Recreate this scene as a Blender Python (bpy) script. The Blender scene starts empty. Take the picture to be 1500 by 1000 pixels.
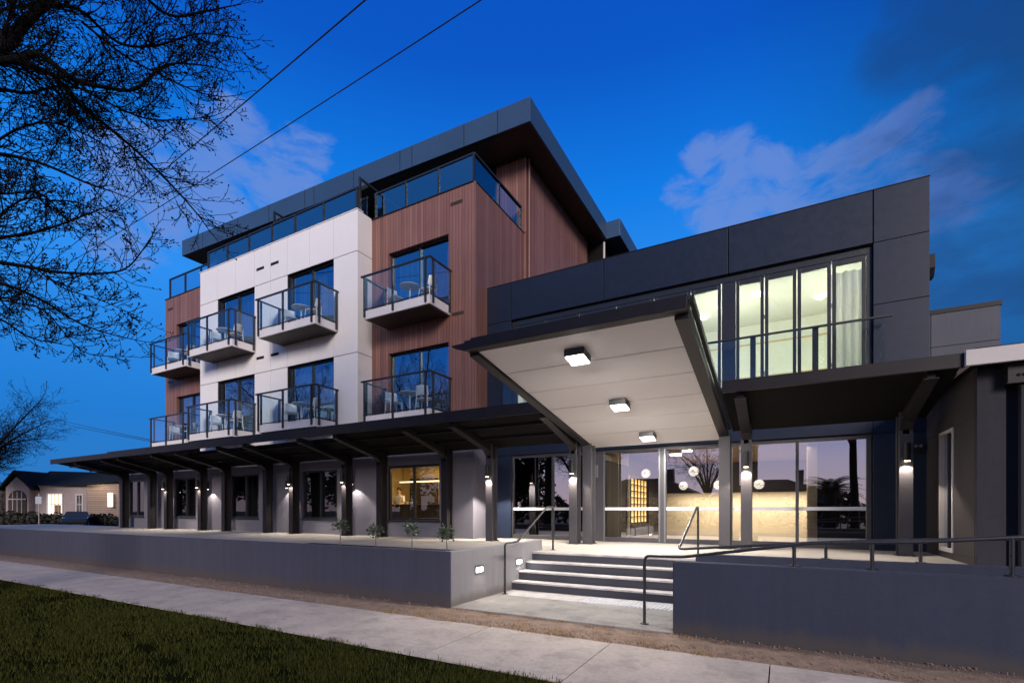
import bpy, math, random
from mathutils import Vector, Matrix
C = bpy.context.scene.collection
R = random.Random(7)
# ------------------------------------------------------------------ camera model (also used to survey far things)
F_PX, CX, HY, EYE = 718.0, 750.0, 746.0, 1.58
TH = math.atan(396 / 718)
SN, CS = math.sin(TH), math.cos(TH)
def at(px, py, d):
    a = (px - CX) / F_PX
    return Vector((d * (-SN + CS * a), d * (CS + SN * a), EYE + d * (HY - py) / F_PX))

# ------------------------------------------------------------------ material helpers
MATS = {}
def nd(nt, t, **kw):
    n = nt.nodes.new(t)
    for k, v in kw.items(): setattr(n, k, v)
    return n
def mth(nt, op, a, b=None, c=None):
    n = nd(nt, 'ShaderNodeMath', operation=op)
    for i, v in enumerate((a, b, c)):
        if v is None: continue
        if isinstance(v, (int, float)): n.inputs[i].default_value = v
        else: nt.links.new(v, n.inputs[i])
    return n.outputs[0]
def new(name):
    m = bpy.data.materials.new(name); m.use_nodes = True
    nt = m.node_tree; b = nt.nodes['Principled BSDF']
    return m, nt, b
def noise(nt, vec, scale, detail=5, rough=.6, dim=3):
    n = nd(nt, 'ShaderNodeTexNoise'); n.inputs['Scale'].default_value = scale
    n.inputs['Detail'].default_value = detail; n.inputs['Roughness'].default_value = rough
    if vec is not None: nt.links.new(vec, n.inputs['Vector'])
    return n.outputs['Fac']
def ramp(nt, fac, stops):
    n = nd(nt, 'ShaderNodeValToRGB'); cr = n.color_ramp
    while len(cr.elements) < len(stops): cr.elements.new(.5)
    for e, (p, c) in zip(cr.elements, stops):
        e.position = p; e.color = (*c, 1)
    nt.links.new(fac, n.inputs[0]); return n.outputs[0]
def pos(nt): return nd(nt, 'ShaderNodeNewGeometry').outputs['Position']
def scaled(nt, v, s):
    n = nd(nt, 'ShaderNodeVectorMath', operation='MULTIPLY'); nt.links.new(v, n.inputs[0]); n.inputs[1].default_value = s
    return n.outputs[0]
def bump(nt, b, h, st=.3, dist=.01):
    n = nd(nt, 'ShaderNodeBump'); n.inputs['Strength'].default_value = st; n.inputs['Distance'].default_value = dist
    nt.links.new(h, n.inputs['Height']); nt.links.new(n.outputs[0], b.inputs['Normal'])
def mat(name, col, rough=.6, metal=0., var=.12, scale=1.5, bmp=0., bscale=60., spec=.5, streak=0., stain=0.):
    """surface with broad tonal variation, fine grain and optional vertical streaks"""
    m, nt, b = new(name); p = pos(nt)
    f = noise(nt, p, scale, 6)
    f2 = noise(nt, p, scale * 14, 3)
    mix = mth(nt, 'MULTIPLY_ADD', f2, .35, mth(nt, 'MULTIPLY', f, .65))
    if bmp: mix = mth(nt, 'MULTIPLY_ADD', noise(nt, p, 85, 3, .7), .45, mth(nt, 'MULTIPLY', mix, .6))
    if streak:
        f3 = noise(nt, scaled(nt, p, (5, 5, .25)), 1.6, 4)
        mix = mth(nt, 'MULTIPLY_ADD', f3, streak, mth(nt, 'MULTIPLY', mix, 1 - streak))
    lo = tuple(max(0, c * (1 - 2.2 * var)) for c in col); hi = tuple(c * (1 + 2.2 * var) for c in col)
    csock = ramp(nt, mix, [(.25, lo), (.75, hi)])
    if stain:      # blotches, drips and gum spots
        sn = noise(nt, p, 2.6, 9, .72); vo = nd(nt, 'ShaderNodeTexVoronoi'); vo.inputs['Scale'].default_value = 3.1; nt.links.new(p, vo.inputs['Vector'])
        spot = mth(nt, 'LESS_THAN', vo.outputs['Distance'], .07)
        mr = nd(nt, 'ShaderNodeMapRange'); nt.links.new(sn, mr.inputs[0]); mr.inputs[1].default_value = .5; mr.inputs[2].default_value = .66; mr.inputs[4].default_value = stain
        mx = nd(nt, 'ShaderNodeMix', data_type='RGBA'); nt.links.new(mth(nt, 'MAXIMUM', mr.outputs[0], mth(nt, 'MULTIPLY', spot, stain)), mx.inputs[0])
        nt.links.new(csock, mx.inputs[6]); mx.inputs[7].default_value = (*[c * .35 for c in col], 1); csock = mx.outputs[2]
    nt.links.new(csock, b.inputs['Base Color'])
    b.inputs['Metallic'].default_value = metal
    b.inputs['Specular IOR Level'].default_value = spec
    nt.links.new(mth(nt, 'MULTIPLY_ADD', f2, .2, rough - .1), b.inputs['Roughness'])
    if bmp: bump(nt, b, noise(nt, p, bscale, 4), bmp, .006)
    MATS[name] = m; return m
def emis(name, col, st):
    m, nt, b = new(name)
    b.inputs['Base Color'].default_value = (*col, 1)
    b.inputs['Emission Color'].default_value = (*col, 1); b.inputs['Emission Strength'].default_value = st
    MATS[name] = m; return m
def glass(name, base, tint=(.8, .88, .92), gl=(.9, .95, 1), rough=0., wav=.0):
    m, nt, b = new(name); nt.nodes.remove(b)
    out = nt.nodes['Material Output']
    tr = nd(nt, 'ShaderNodeBsdfTransparent'); tr.inputs[0].default_value = (*tint, 1)
    g = nd(nt, 'ShaderNodeBsdfGlossy'); g.inputs['Color'].default_value = (*gl, 1); g.inputs['Roughness'].default_value = rough
    fr = nd(nt, 'ShaderNodeFresnel'); fr.inputs[0].default_value = 1.5
    fac = mth(nt, 'MULTIPLY_ADD', fr.outputs[0], 1 - base, base)
    if wav:
        n = nd(nt, 'ShaderNodeBump'); n.inputs['Strength'].default_value = wav; n.inputs['Distance'].default_value = .02
        nt.links.new(noise(nt, pos(nt), 1.1, 1), n.inputs['Height']); nt.links.new(n.outputs[0], g.inputs['Normal'])
    mx = nd(nt, 'ShaderNodeMixShader'); nt.links.new(fac, mx.inputs[0])
    nt.links.new(tr.outputs[0], mx.inputs[1]); nt.links.new(g.outputs[0], mx.inputs[2])
    nt.links.new(mx.outputs[0], out.inputs[0]); MATS[name] = m; return m
def weather(name, base, dark, h):
    """rain splash and dirt along the foot of a rendered wall"""
    m = M_[name]; nt = m.node_tree; b = nt.nodes['Principled BSDF']; src = b.inputs['Base Color'].links[0].from_socket
    p = pos(nt); s = nd(nt, 'ShaderNodeSeparateXYZ'); nt.links.new(p, s.inputs[0])
    n = noise(nt, scaled(nt, p, (2.2, 2.2, .9)), 1.8, 6, .7)
    mr = nd(nt, 'ShaderNodeMapRange', interpolation_type='SMOOTHSTEP'); nt.links.new(mth(nt, 'MULTIPLY_ADD', n, -.75 * h, s.outputs['Z']), mr.inputs[0])
    mr.inputs[1].default_value = -.25 * h; mr.inputs[2].default_value = .3 * h; mr.inputs[3].default_value = .75; mr.inputs[4].default_value = 0
    mx = nd(nt, 'ShaderNodeMix', data_type='RGBA'); nt.links.new(mr.outputs[0], mx.inputs[0]); nt.links.new(src, mx.inputs[6]); mx.inputs[7].default_value = (*dark, 1)
    nt.links.new(mx.outputs[2], b.inputs['Base Color'])
M_ = MATS
def wood_mat(name, cols, bw=.125, groove=.08, horiz=False):
    m, nt, b = new(name); p = pos(nt)
    s = nd(nt, 'ShaderNodeSeparateXYZ'); nt.links.new(p, s.inputs[0])
    u = s.outputs['Z'] if horiz else mth(nt, 'ADD', s.outputs['X'], s.outputs['Y'])
    t = mth(nt, 'DIVIDE', u, bw)
    wn = nd(nt, 'ShaderNodeTexWhiteNoise', noise_dimensions='1D'); nt.links.new(mth(nt, 'FLOOR', t), wn.inputs['W'])
    fr = mth(nt, 'FRACT', t)
    gv = noise(nt, scaled(nt, p, (28, 28, .9)), 1.0, 6, .65)
    big = noise(nt, p, .6, 3)
    k = mth(nt, 'MULTIPLY_ADD', gv, .5, mth(nt, 'MULTIPLY_ADD', wn.outputs['Value'], .26, mth(nt, 'MULTIPLY', big, .3)))
    col = ramp(nt, k, [(.22, cols[0]), (.55, cols[1]), (.85, cols[2])])
    edge = mth(nt, 'GREATER_THAN', fr, groove)
    mx = nd(nt, 'ShaderNodeMix', data_type='RGBA'); nt.links.new(edge, mx.inputs[0])
    mx.inputs[6].default_value = (.018, .011, .012, 1); nt.links.new(col, mx.inputs[7])
    nt.links.new(mx.outputs[2], b.inputs['Base Color']); b.inputs['Roughness'].default_value = .55
    bump(nt, b, mth(nt, 'MULTIPLY_ADD', gv, .25, edge), .5, .012)
    MATS[name] = m; return m

M = MATS
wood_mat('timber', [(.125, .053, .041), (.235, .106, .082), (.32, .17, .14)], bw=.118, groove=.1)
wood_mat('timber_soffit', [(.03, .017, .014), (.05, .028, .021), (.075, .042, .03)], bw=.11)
wood_mat('walnut', [(.008, .005, .004), (.016, .009, .006), (.028, .015, .01)], bw=.22, groove=.03)
wood_mat('lath', [(.12, .06, .03), (.24, .12, .06), (.34, .18, .09)], bw=.07, groove=.2)
wood_mat('weatherboard', [(.2, .13, .1), (.27, .19, .15), (.33, .24, .2)], bw=.19, groove=.1, horiz=True)
mat('white_panel', (.80, .765, .755), .5, var=.03, scale=.8, bmp=.04)
mat('white_render', (.72, .68, .68), .6, var=.05, scale=2)
mat('joint', (.022, .022, .025), .9, spec=.1)
mat('dark_panel', (.013, .019, .038), .42, var=.12, scale=.5, spec=.28)
mat('fascia', (.032, .068, .135), .4, var=.08, scale=.5, spec=.4)
mat('soffit_dark', (.008, .0075, .008), .8, spec=.08)
mat('rear_concrete', (.085, .085, .10), .85, var=.14, scale=.8, bmp=.2, streak=.25)
mat('grey_render', (.135, .127, .155), .85, var=.07, scale=1.1, bmp=.25, bscale=90, streak=.25)
mat('wall_render', (.047, .047, .072), .85, var=.16, scale=.7, bmp=.3, bscale=110, streak=.4)
mat('wall_render_lit', (.2, .19, .2), .85, var=.1, scale=.9, bmp=.3, bscale=110, streak=.3)  # same wall render, its lit side put into a paler tone
mat('wall_cap', (.19, .18, .2), .8, var=.12, scale=3)
mat('dimmed_render', (.018, .0225, .046), .85, var=.16, scale=.7, bmp=.3, bscale=110, streak=.3)  # dimming towards the frame edge is put into this wall tone
mat('edge_dim_render', (.014, .0135, .02), .85, var=.16, scale=.9, bmp=.3, bscale=110, streak=.3)  # frame-edge dimming put into the low building's colour
mat('brown_render', (.034, .027, .027), .85, var=.12, scale=1.2, bmp=.3, bscale=100, streak=.3)
mat('steel', (.016, .0135, .0155), .45, var=.15, scale=2, spec=.2)
mat('steel_grey', (.05, .046, .052), .4, var=.12, scale=2, spec=.5)
mat('frame', (.018, .019, .023), .35, var=.05)
mat('alu', (.18, .18, .2), .35, metal=.5, var=.05)
mat('rail_steel', (.035, .035, .04), .3, metal=.4, var=.05)
mat('soffit_white', (.78, .74, .745), .55, var=.03, scale=.7, bmp=.02)
mat('pad_concrete', (.21, .195, .18), .85, var=.28, stain=.5, scale=2.2, bmp=.4, bscale=120)
mat('concrete', (.33, .3, .27), .8, var=.2, stain=.3, scale=1.3, bmp=.3, bscale=120)
mat('path_concrete', (.42, .355, .305), .85, var=.3, stain=.4, scale=1.1, bmp=.4, bscale=140)
mat('riser_shade', (.03, .03, .042), .8, var=.2, scale=2, bmp=.3, bscale=120)  # shade on the risers is put into this dark tone
mat('nosing', (.36, .34, .33), .8, var=.2, scale=4)
mat('tactile', (.4, .4, .42), .6, var=.1, scale=6)
mat('gravel', (.2, .135, .095), .95, var=.45, scale=7, bmp=1., bscale=60)
mat('soil', (.03, .025, .022), .95, var=.3, scale=6, bmp=.8, bscale=40)
mat('lawn_base', (.008, .01, .003), 1., var=.4, scale=3, bmp=1., bscale=50, spec=0.)
mat('asphalt', (.045, .045, .048), .9, var=.15, scale=2, bmp=.3, bscale=120)
mat('terrain', (.03, .032, .02), .95, var=.3, scale=.3)
mat('bark', (.007, .006, .006), .95, var=.3, scale=8, bmp=.5, bscale=30, spec=.1)
mat('bud', (.012, .008, .007), .9, var=.3, scale=20, spec=.1)
mat('sapling_bark', (.14, .12, .1), .8)
mat('white_plastic', (.8, .82, .84), .35, var=.02)
mat('brick_dark', (.06, .04, .045), .8, var=.2, scale=4)
mat('roof_tile', (.012, .015, .018), .9, var=.25, scale=5, spec=.1, bmp=.6, bscale=12)
mat('stucco', (.27, .22, .22), .85, var=.08, scale=1)
mat('trim_white', (.44, .40, .39), .6, var=.05)
mat('car_paint', (.016, .018, .022), .2, var=.03)
mat('tyre', (.015, .015, .015), .85)
mat('sign_back', (.5, .52, .6), .4, metal=.3, var=.04)
mat('cable', (.01, .01, .012), .7)
mat('cream', (.68, .58, .44), .8, var=.04, scale=.8)
mat('room_pale', (.68, .69, .60), .85, var=.05, scale=.7, bmp=.05)
mat('room_dark', (.05, .045, .05), .85)
mat('room_brown', (.035, .022, .018), .8)
mat('ochre', (.55, .42, .2), .8, var=.08)
mat('lobby_floor', (.3, .26, .21), .3, var=.2, scale=2)
mat('carpet', (.06, .05, .05), .9, var=.3, scale=4)
mat('skin', (.5, .28, .2), .6, var=.04)
mat('shirt', (.7, .66, .6), .8, var=.05)
mat('hair', (.03, .02, .015), .7)
mat('galv', (.42, .37, .36), .5, metal=.2, var=.08)
mat('sticker', (.55, .55, .58), .8, var=.02)
weather('wall_render', 0, (.07, .052, .045), .45); weather('dimmed_render', 0, (.05, .04, .035), .4); weather('wall_render_lit', 0, (.11, .09, .075), .3)
def leaf_mat(name, a, b_):
    m, nt, b = new(name)
    g = nd(nt, 'ShaderNodeNewGeometry')
    nt.links.new(ramp(nt, g.outputs['Random Per Island'], [(0, a), (1, b_)]), b.inputs['Base Color'])
    b.inputs['Roughness'].default_value = .35 if 'blade' not in name else .9; b.inputs['Specular IOR Level'].default_value = .5 if name == 'leaf' else .05; MATS[name] = m
leaf_mat('leaf', (.025, .04, .02), (.09, .12, .06))
leaf_mat('hedge_leaf', (.003, .005, .003), (.014, .018, .009))
leaf_mat('palm_leaf', (.012, .018, .01), (.04, .05, .025))
leaf_mat('grass_blade', (.010, .014, .003), (.066, .068, .016))
leaf_mat('dry_blade', (.12, .075, .04), (.5, .36, .19))
def curtain_mat(name, lo, hi, per=.09, transl=.3):
    m, nt, b = new(name); p = pos(nt)
    s = nd(nt, 'ShaderNodeSeparateXYZ'); nt.links.new(p, s.inputs[0])
    w = mth(nt, 'MULTIPLY_ADD', noise(nt, scaled(nt, p, (1, 1, .1)), 2.2, 2), 9., mth(nt, 'MULTIPLY', s.outputs['X'], 6.283 / per))
    k = mth(nt, 'MULTIPLY_ADD', mth(nt, 'SINE', w), .5, .5)
    nt.links.new(ramp(nt, k, [(0, lo), (1, hi)]), b.inputs['Base Color']); b.inputs['Roughness'].default_value = .9
    tl = nd(nt, 'ShaderNodeBsdfTranslucent'); tl.inputs[0].default_value = (*hi, 1); ms = nd(nt, 'ShaderNodeMixShader'); ms.inputs[0].default_value = transl
    nt.links.new(b.outputs[0], ms.inputs[1]); nt.links.new(tl.outputs[0], ms.inputs[2]); nt.links.new(ms.outputs[0], nt.nodes['Material Output'].inputs[0])
    MATS[name] = m
curtain_mat('sheer', (.2, .23, .26), (.42, .46, .5))
curtain_mat('drape', (.3, .3, .3), (.8, .8, .8), .13, .55)
glass('pane_room', .36, (.42, .52, .6), (.5, .74, .95), wav=.05)
glass('pane_dark', .06, (.45, .48, .5), (.75, .78, .86), wav=.06)
glass('pane_entry', .42, (.86, .86, .84), (.95, .95, 1.), wav=.03)
glass('pane_upper', .07, (.9, .93, .88), (.9, .95, 1.), wav=.03)
glass('balustrade', .04, (.86, .95, .98), (.7, .9, 1.), wav=.03)
glass('balustrade_reflective', .3, (.6, .72, .78), (.7, .9, 1.), wav=.04)
glass('juliet', .03, (.9, .94, .93), (.75, .85, .9), wav=.03)
emis('lamp_white', (1, .96, .9), 14); emis('lamp_warm', (1, .86, .62), 9)
m_, nt_, b_ = new('globe'); vo_ = nd(nt_, 'ShaderNodeTexVoronoi'); vo_.inputs['Scale'].default_value = 17; nt_.links.new(pos(nt_), vo_.inputs['Vector'])
nt_.links.new(ramp(nt_, vo_.outputs['Distance'], [(.15, (.28, .24, .2)), (.5, (1, .95, .86))]), b_.inputs['Emission Color']); b_.inputs['Emission Strength'].default_value = 2.; MATS['globe'] = m_
emis('globe_core', (1, .95, .85), 1.9); m_, nt_, b_ = new('niche'); s_n = nd(nt_, 'ShaderNodeSeparateXYZ'); nt_.links.new(pos(nt_), s_n.inputs[0])
fz = mth(nt_, 'FRACT', mth(nt_, 'DIVIDE', mth(nt_, 'SUBTRACT', s_n.outputs['Z'], 1.12), .22))  # light fading up each cell is put into the glow colour
nt_.links.new(ramp(nt_, fz, [(0, (1, .80, .42)), (.35, (.95, .58, .2)), (1, (.5, .24, .05))]), b_.inputs['Emission Color']); b_.inputs['Emission Strength'].default_value = 3.; b_.inputs['Base Color'].default_value = (.3, .15, .05, 1); MATS['niche'] = m_
emis('house_window', (1, .86, .62), 1.1); emis('tail', (.5, .01, .03), .15)
emis('strip', (1, .78, .45), 2.2)

# ------------------------------------------------------------------ mesh helpers
class MB:
    def __init__(s): s.v = []; s.f = []; s.sm = []
    def add(s, vs, fs, smooth=False):
        o = len(s.v); s.v += [Vector(v) for v in vs]
        for f in fs: s.f.append([o + i for i in f]); s.sm.append(smooth)
        return s
    def box(s, x0, x1, y0, y1, z0, z1):
        if x0 > x1: x0, x1 = x1, x0
        if y0 > y1: y0, y1 = y1, y0
        if z0 > z1: z0, z1 = z1, z0
        return s.add([(x0, y0, z0), (x1, y0, z0), (x1, y1, z0), (x0, y1, z0), (x0, y0, z1), (x1, y0, z1), (x1, y1, z1), (x0, y1, z1)],
              [(0, 3, 2, 1), (4, 5, 6, 7), (0, 1, 5, 4), (1, 2, 6, 5), (2, 3, 7, 6), (3, 0, 4, 7)])
    def hexa(s, b, t):   # two matching quads, bottom and top (counter-clockwise from above)
        return s.add(list(b) + list(t), [(0, 3, 2, 1), (4, 5, 6, 7), (0, 1, 5, 4), (1, 2, 6, 5), (2, 3, 7, 6), (3, 0, 4, 7)])
    def quad(s, a, b, c, d): return s.add([a, b, c, d], [(0, 1, 2, 3)])
    def prism(s, poly, a0, a1, axis='x'):
        n = len(poly)
        def mk(p, a):
            return (a, p[0], p[1]) if axis == 'x' else ((p[0], a, p[1]) if axis == 'y' else (p[0], p[1], a))
        vs = [mk(p, a0) for p in poly] + [mk(p, a1) for p in poly]
        fs = [tuple(range(n))[::-1], tuple(range(n, 2 * n))] + [(i, (i + 1) % n, n + (i + 1) % n, n + i) for i in range(n)]
        return s.add(vs, fs)
    def tube(s, pts, rad, n=6, cap=True, smooth=True):
        pts = [Vector(p) for p in pts]
        if isinstance(rad, (int, float)): rad = [rad] * len(pts)
        rings = []; up = Vector((.31, .17, .94)).normalized()
        for i, p in enumerate(pts):
            if i == 0: t = pts[1] - p
            elif i == len(pts) - 1: t = p - pts[-2]
            else: t = (pts[i + 1] - p).normalized() + (p - pts[i - 1]).normalized()
            if t.length < 1e-9: t = Vector((0, 0, 1))
            t.normalize(); a = t.cross(up)
            if a.length < .05: a = t.cross(Vector((1, 0, 0)))
            a.normalize(); b = t.cross(a)
            rings.append([p + (a * math.cos(6.2832 * k / n) + b * math.sin(6.2832 * k / n)) * rad[i] for k in range(n)])
        vs = [v for r in rings for v in r]; fs = []
        for i in range(len(pts) - 1):
            for k in range(n):
                fs.append((i * n + k, i * n + (k + 1) % n, (i + 1) * n + (k + 1) % n, (i + 1) * n + k))
        s.add(vs, fs, smooth)
        if cap:
            s.add(rings[0], [tuple(range(n))[::-1]]); s.add(rings[-1], [tuple(range(n))])
        return s
    def cyl(s, x, y, z0, z1, r, n=20, r2=None):
        return s.tube([(x, y, z0), (x, y, z1)], [r, r if r2 is None else r2], n)
    def sphere(s, c, r, nu=14, nv=9, sc=(1, 1, 1)):
        vs = []; c = Vector(c)
        for j in range(nv + 1):
            ph = math.pi * j / nv
            for i in range(nu):
                th = 6.2832 * i / nu
                vs.append(c + Vector((r * sc[0] * math.sin(ph) * math.cos(th), r * sc[1] * math.sin(ph) * math.sin(th), r * sc[2] * math.cos(ph))))
        fs = [(j * nu + i, (j + 1) * nu + i, (j + 1) * nu + (i + 1) % nu, j * nu + (i + 1) % nu) for j in range(nv) for i in range(nu)]
        return s.add(vs, fs, True)
    def xf(s, m, i0=0):
        for i in range(i0, len(s.v)): s.v[i] = m @ s.v[i]
        return s
    def build(s, name, m, parent=None, bev=0., origin=None):
        me = bpy.data.meshes.new(name)
        if parent is None:
            if origin is None:
                xs = [v.x for v in s.v]; ys = [v.y for v in s.v]; zs = [v.z for v in s.v]
                origin = ((min(xs) + max(xs)) / 2, (min(ys) + max(ys)) / 2, min(zs))
            off = Vector(origin)
        else: off = wloc(parent)
        me.from_pydata([v - off for v in s.v], [], s.f); me.update()
        me.polygons.foreach_set('use_smooth', s.sm)
        me.materials.append(M[m] if isinstance(m, str) else m)
        o = bpy.data.objects.new(name, me); C.objects.link(o)
        if parent is None: o.location = off
        else: o.parent = parent
        if bev:
            b = o.modifiers.new('bevel', 'BEVEL'); b.width = bev; b.segments = 2; b.limit_method = 'ANGLE'
        return o
def wloc(o):
    v = Vector((0, 0, 0))
    while o is not None: v += o.location; o = o.parent
    return v
def tag(o, label, cat, group=None, kind=None):
    if label: o['label'] = label
    if cat: o['category'] = cat
    if group: o['group'] = group
    if kind: o['kind'] = kind
    return o
def T(name, label, cat, loc=(0, 0, 0), group=None):
    o = bpy.data.objects.new(name, None); o.empty_display_size = .2; C.objects.link(o); o.location = loc
    return tag(o, label, cat, group)
def struct(name, mb, m, label, cat): return tag(mb.build(name, m), label, cat, kind='structure')
def copy_tree(o, parent=None):
    c = o.copy(); C.objects.link(c); c.parent = parent
    for ch in list(o.children): copy_tree(ch, c)
    return c
def light(name, typ, loc, energy, col, parent=None, **kw):
    l = bpy.data.lights.new(name, typ); l.energy = energy; l.color = col
    rot = kw.pop('rot', None)
    for k, v in kw.items(): setattr(l, k, v)
    o = bpy.data.objects.new(name, l); C.objects.link(o)
    o.location = Vector(loc) - (wloc(parent) if parent else Vector((0, 0, 0)))
    if parent: o.parent = parent
    if rot: o.rotation_euler = rot
    return o
def wall_cells(mb, xs, zs, y0, y1, holes, gap=0.):
    """panels between the joint lines xs, zs, leaving out the openings"""
    for i in range(len(xs) - 1):
        for j in range(len(zs) - 1):
            cx, cz = (xs[i] + xs[i + 1]) / 2, (zs[j] + zs[j + 1]) / 2
            if any(h[0] < cx < h[1] and h[2] < cz < h[3] for h in holes): continue
            mb.box(xs[i] + gap, xs[i + 1] - gap, y0, y1, zs[j] + gap, zs[j + 1] - gap)
    return mb
def splits(a, b, vals): return sorted({round(v, 3) for v in [a, b] + list(vals) if a <= v <= b})

# ------------------------------------------------------------------ world, sun
def world():
    w = bpy.data.worlds.new('World'); bpy.context.scene.world = w; w.use_nodes = True
    nt = w.node_tree; nt.nodes.clear()
    out = nd(nt, 'ShaderNodeOutputWorld'); bg = nd(nt, 'ShaderNodeBackground'); nt.links.new(bg.outputs[0], out.inputs[0])
    D = nd(nt, 'ShaderNodeTexCoord').outputs['Generated']
    s = nd(nt, 'ShaderNodeSeparateXYZ'); nt.links.new(D, s.inputs[0])
    x, y, z = s.outputs
    front = ramp(nt, z, [(0, (.004, .16, .50)), (.15, (.003, .18, .62)), (.38, (.022, .27, .88)), (.53, (.002, .195, .78)), (.67, (.0, .092, .56)), (.8, (.0, .08, .5)), (1, (.3, .28, .42))])
    back = ramp(nt, z, [(0, (.80, .60, .66)), (.09, (.60, .55, .78)), (.18, (.20, .32, .78)), (.28, (.03, .22, .74)), (.55, (.03, .19, .60)), (.95, (.24, .23, .33))])
    mr = nd(nt, 'ShaderNodeMapRange', interpolation_type='SMOOTHSTEP'); nt.links.new(y, mr.inputs[0])
    mr.inputs[1].default_value = .2; mr.inputs[2].default_value = -.45
    mx = nd(nt, 'ShaderNodeMix', data_type='RGBA'); nt.links.new(mr.outputs[0], mx.inputs[0])
    nt.links.new(front, mx.inputs[6]); nt.links.new(back, mx.inputs[7])
    # the sky darkens away from the last light, to the right of the building
    dk = nd(nt, 'ShaderNodeMapRange', interpolation_type='SMOOTHSTEP'); nt.links.new(x, dk.inputs[0])
    dk.inputs[1].default_value = -.12; dk.inputs[2].default_value = .3; dk.inputs[3].default_value = 1.; dk.inputs[4].default_value = .48
    inv = mth(nt, 'MAXIMUM', dk.outputs[0], mr.outputs[0])
    sc = nd(nt, 'ShaderNodeVectorMath', operation='SCALE'); nt.links.new(mx.outputs[2], sc.inputs[0]); nt.links.new(inv, sc.inputs[3])
    # clouds: banks at real bearings, broken up by fractal noise
    WV = {}
    def bank(lst):
        acc = None; V = nd(nt, 'ShaderNodeVectorMath', operation='NORMALIZE'); nt.links.new(WV.get('v', D), V.inputs[0])
        for px, py, r in lst:
            v = at(px, py, 1.) - Vector((0, 0, EYE)); v.normalize()
            dt = nd(nt, 'ShaderNodeVectorMath', operation='DOT_PRODUCT'); nt.links.new(V.outputs[0], dt.inputs[0]); dt.inputs[1].default_value = v
            m = nd(nt, 'ShaderNodeMapRange', interpolation_type='SMOOTHSTEP'); nt.links.new(dt.outputs['Value'], m.inputs[0])
            m.inputs[1].default_value = math.cos(math.radians(r * 1.3)); m.inputs[2].default_value = 1.
            acc = m.outputs[0] if acc is None else mth(nt, 'MAXIMUM', acc, m.outputs[0])
        return acc
    n1 = noise(nt, scaled(nt, D, (1, 1, 1.9)), 7.5, 8, .58)
    n2 = noise(nt, scaled(nt, D, (1, 1, 2.4)), 6.5, 8, .6)
    LBANK = ([(330, 180, 3.4), (345, 235, 4.2), (400, 262, 4.6), (445, 280, 3.6), (442, 215, 3.2), (300, 300, 5), (225, 290, 5), (180, 310, 5),
                    (1065, 262, 3.6), (1045, 305, 3.6), (1120, 290, 4.2), (1180, 275, 4.2), (1235, 250, 4.2), (1285, 240, 4), (1330, 215, 3.4), (1340, 262, 4), (1390, 300, 4), (1100, 335, 4), (1010, 290, 2.6)])
    wp = nd(nt, 'ShaderNodeTexNoise'); wp.inputs['Scale'].default_value = 5.; wp.inputs['Detail'].default_value = 4; nt.links.new(D, wp.inputs['Vector'])
    wv = nd(nt, 'ShaderNodeVectorMath', operation='MULTIPLY_ADD'); nt.links.new(wp.outputs['Color'], wv.inputs[0]); wv.inputs[1].default_value = (.14, .14, .14); nt.links.new(D, wv.inputs[2])
    wv2 = nd(nt, 'ShaderNodeVectorMath', operation='ADD'); nt.links.new(wv.outputs[0], wv2.inputs[0]); wv2.inputs[1].default_value = (-.07, -.07, -.07); WV['v'] = wv2.outputs[0]
    light_b = bank(LBANK); n1 = noise(nt, scaled(nt, wv2.outputs[0], (1, 1, 2.3)), 11., 10, .62)
    ns = nd(nt, 'ShaderNodeMapRange'); nt.links.new(n1, ns.inputs[0]); ns.inputs[1].default_value = .3; ns.inputs[2].default_value = .7
    f = mth(nt, 'MULTIPLY_ADD', ns.outputs[0], .95, mth(nt, 'MULTIPLY_ADD', light_b, .95, -.93))
    fm = nd(nt, 'ShaderNodeMapRange', interpolation_type='SMOOTHSTEP'); nt.links.new(f, fm.inputs[0]); fm.inputs[1].default_value = .0; fm.inputs[2].default_value = .62; fm.inputs[4].default_value = .68
    c1 = nd(nt, 'ShaderNodeMix', data_type='RGBA'); nt.links.new(fm.outputs[0], c1.inputs[0]); nt.links.new(sc.outputs[0], c1.inputs[6])
    nt.links.new(ramp(nt, x, [(.0, (.16, .27, .64)), (.2, (.075, .15, .44))]), c1.inputs[7])
    dark_b = bank([(1440, 350, 6), (1480, 420, 5), (1490, 60, 9), (1400, 420, 4), (1500, 200, 8), (1350, 60, 5)])
    g = mth(nt, 'MULTIPLY_ADD', n2, 2., mth(nt, 'MULTIPLY_ADD', dark_b, .9, -1.4))
    gm = nd(nt, 'ShaderNodeMapRange', interpolation_type='SMOOTHSTEP'); nt.links.new(g, gm.inputs[0]); gm.inputs[1].default_value = .0; gm.inputs[2].default_value = .7; gm.inputs[4].default_value = .55
    c2 = nd(nt, 'ShaderNodeMix', data_type='RGBA'); nt.links.new(gm.outputs[0], c2.inputs[0]); nt.links.new(c1.outputs[2], c2.inputs[6]); c2.inputs[7].default_value = (.008, .045, .17, 1)
    # a little of the physical sky for the last daylight
    sky = nd(nt, 'ShaderNodeTexSky', sky_type='NISHITA'); sky.sun_disc = False
    sky.sun_elevation = SUN_EL; sky.sun_rotation = SUN_ROT
    sk = nd(nt, 'ShaderNodeVectorMath', operation='SCALE'); nt.links.new(sky.outputs[0], sk.inputs[0]); sk.inputs[3].default_value = .004
    ad = nd(nt, 'ShaderNodeVectorMath', operation='ADD'); nt.links.new(c2.outputs[2], ad.inputs[0]); nt.links.new(sk.outputs[0], ad.inputs[1])
    nt.links.new(ad.outputs[0], bg.inputs[0]); bg.inputs[1].default_value = 1.
SUN_EL = math.radians(20); SUN_AZ = math.radians(146)    # the last light, from behind the camera to the right
SUN_ROT = SUN_AZ
world()
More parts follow.
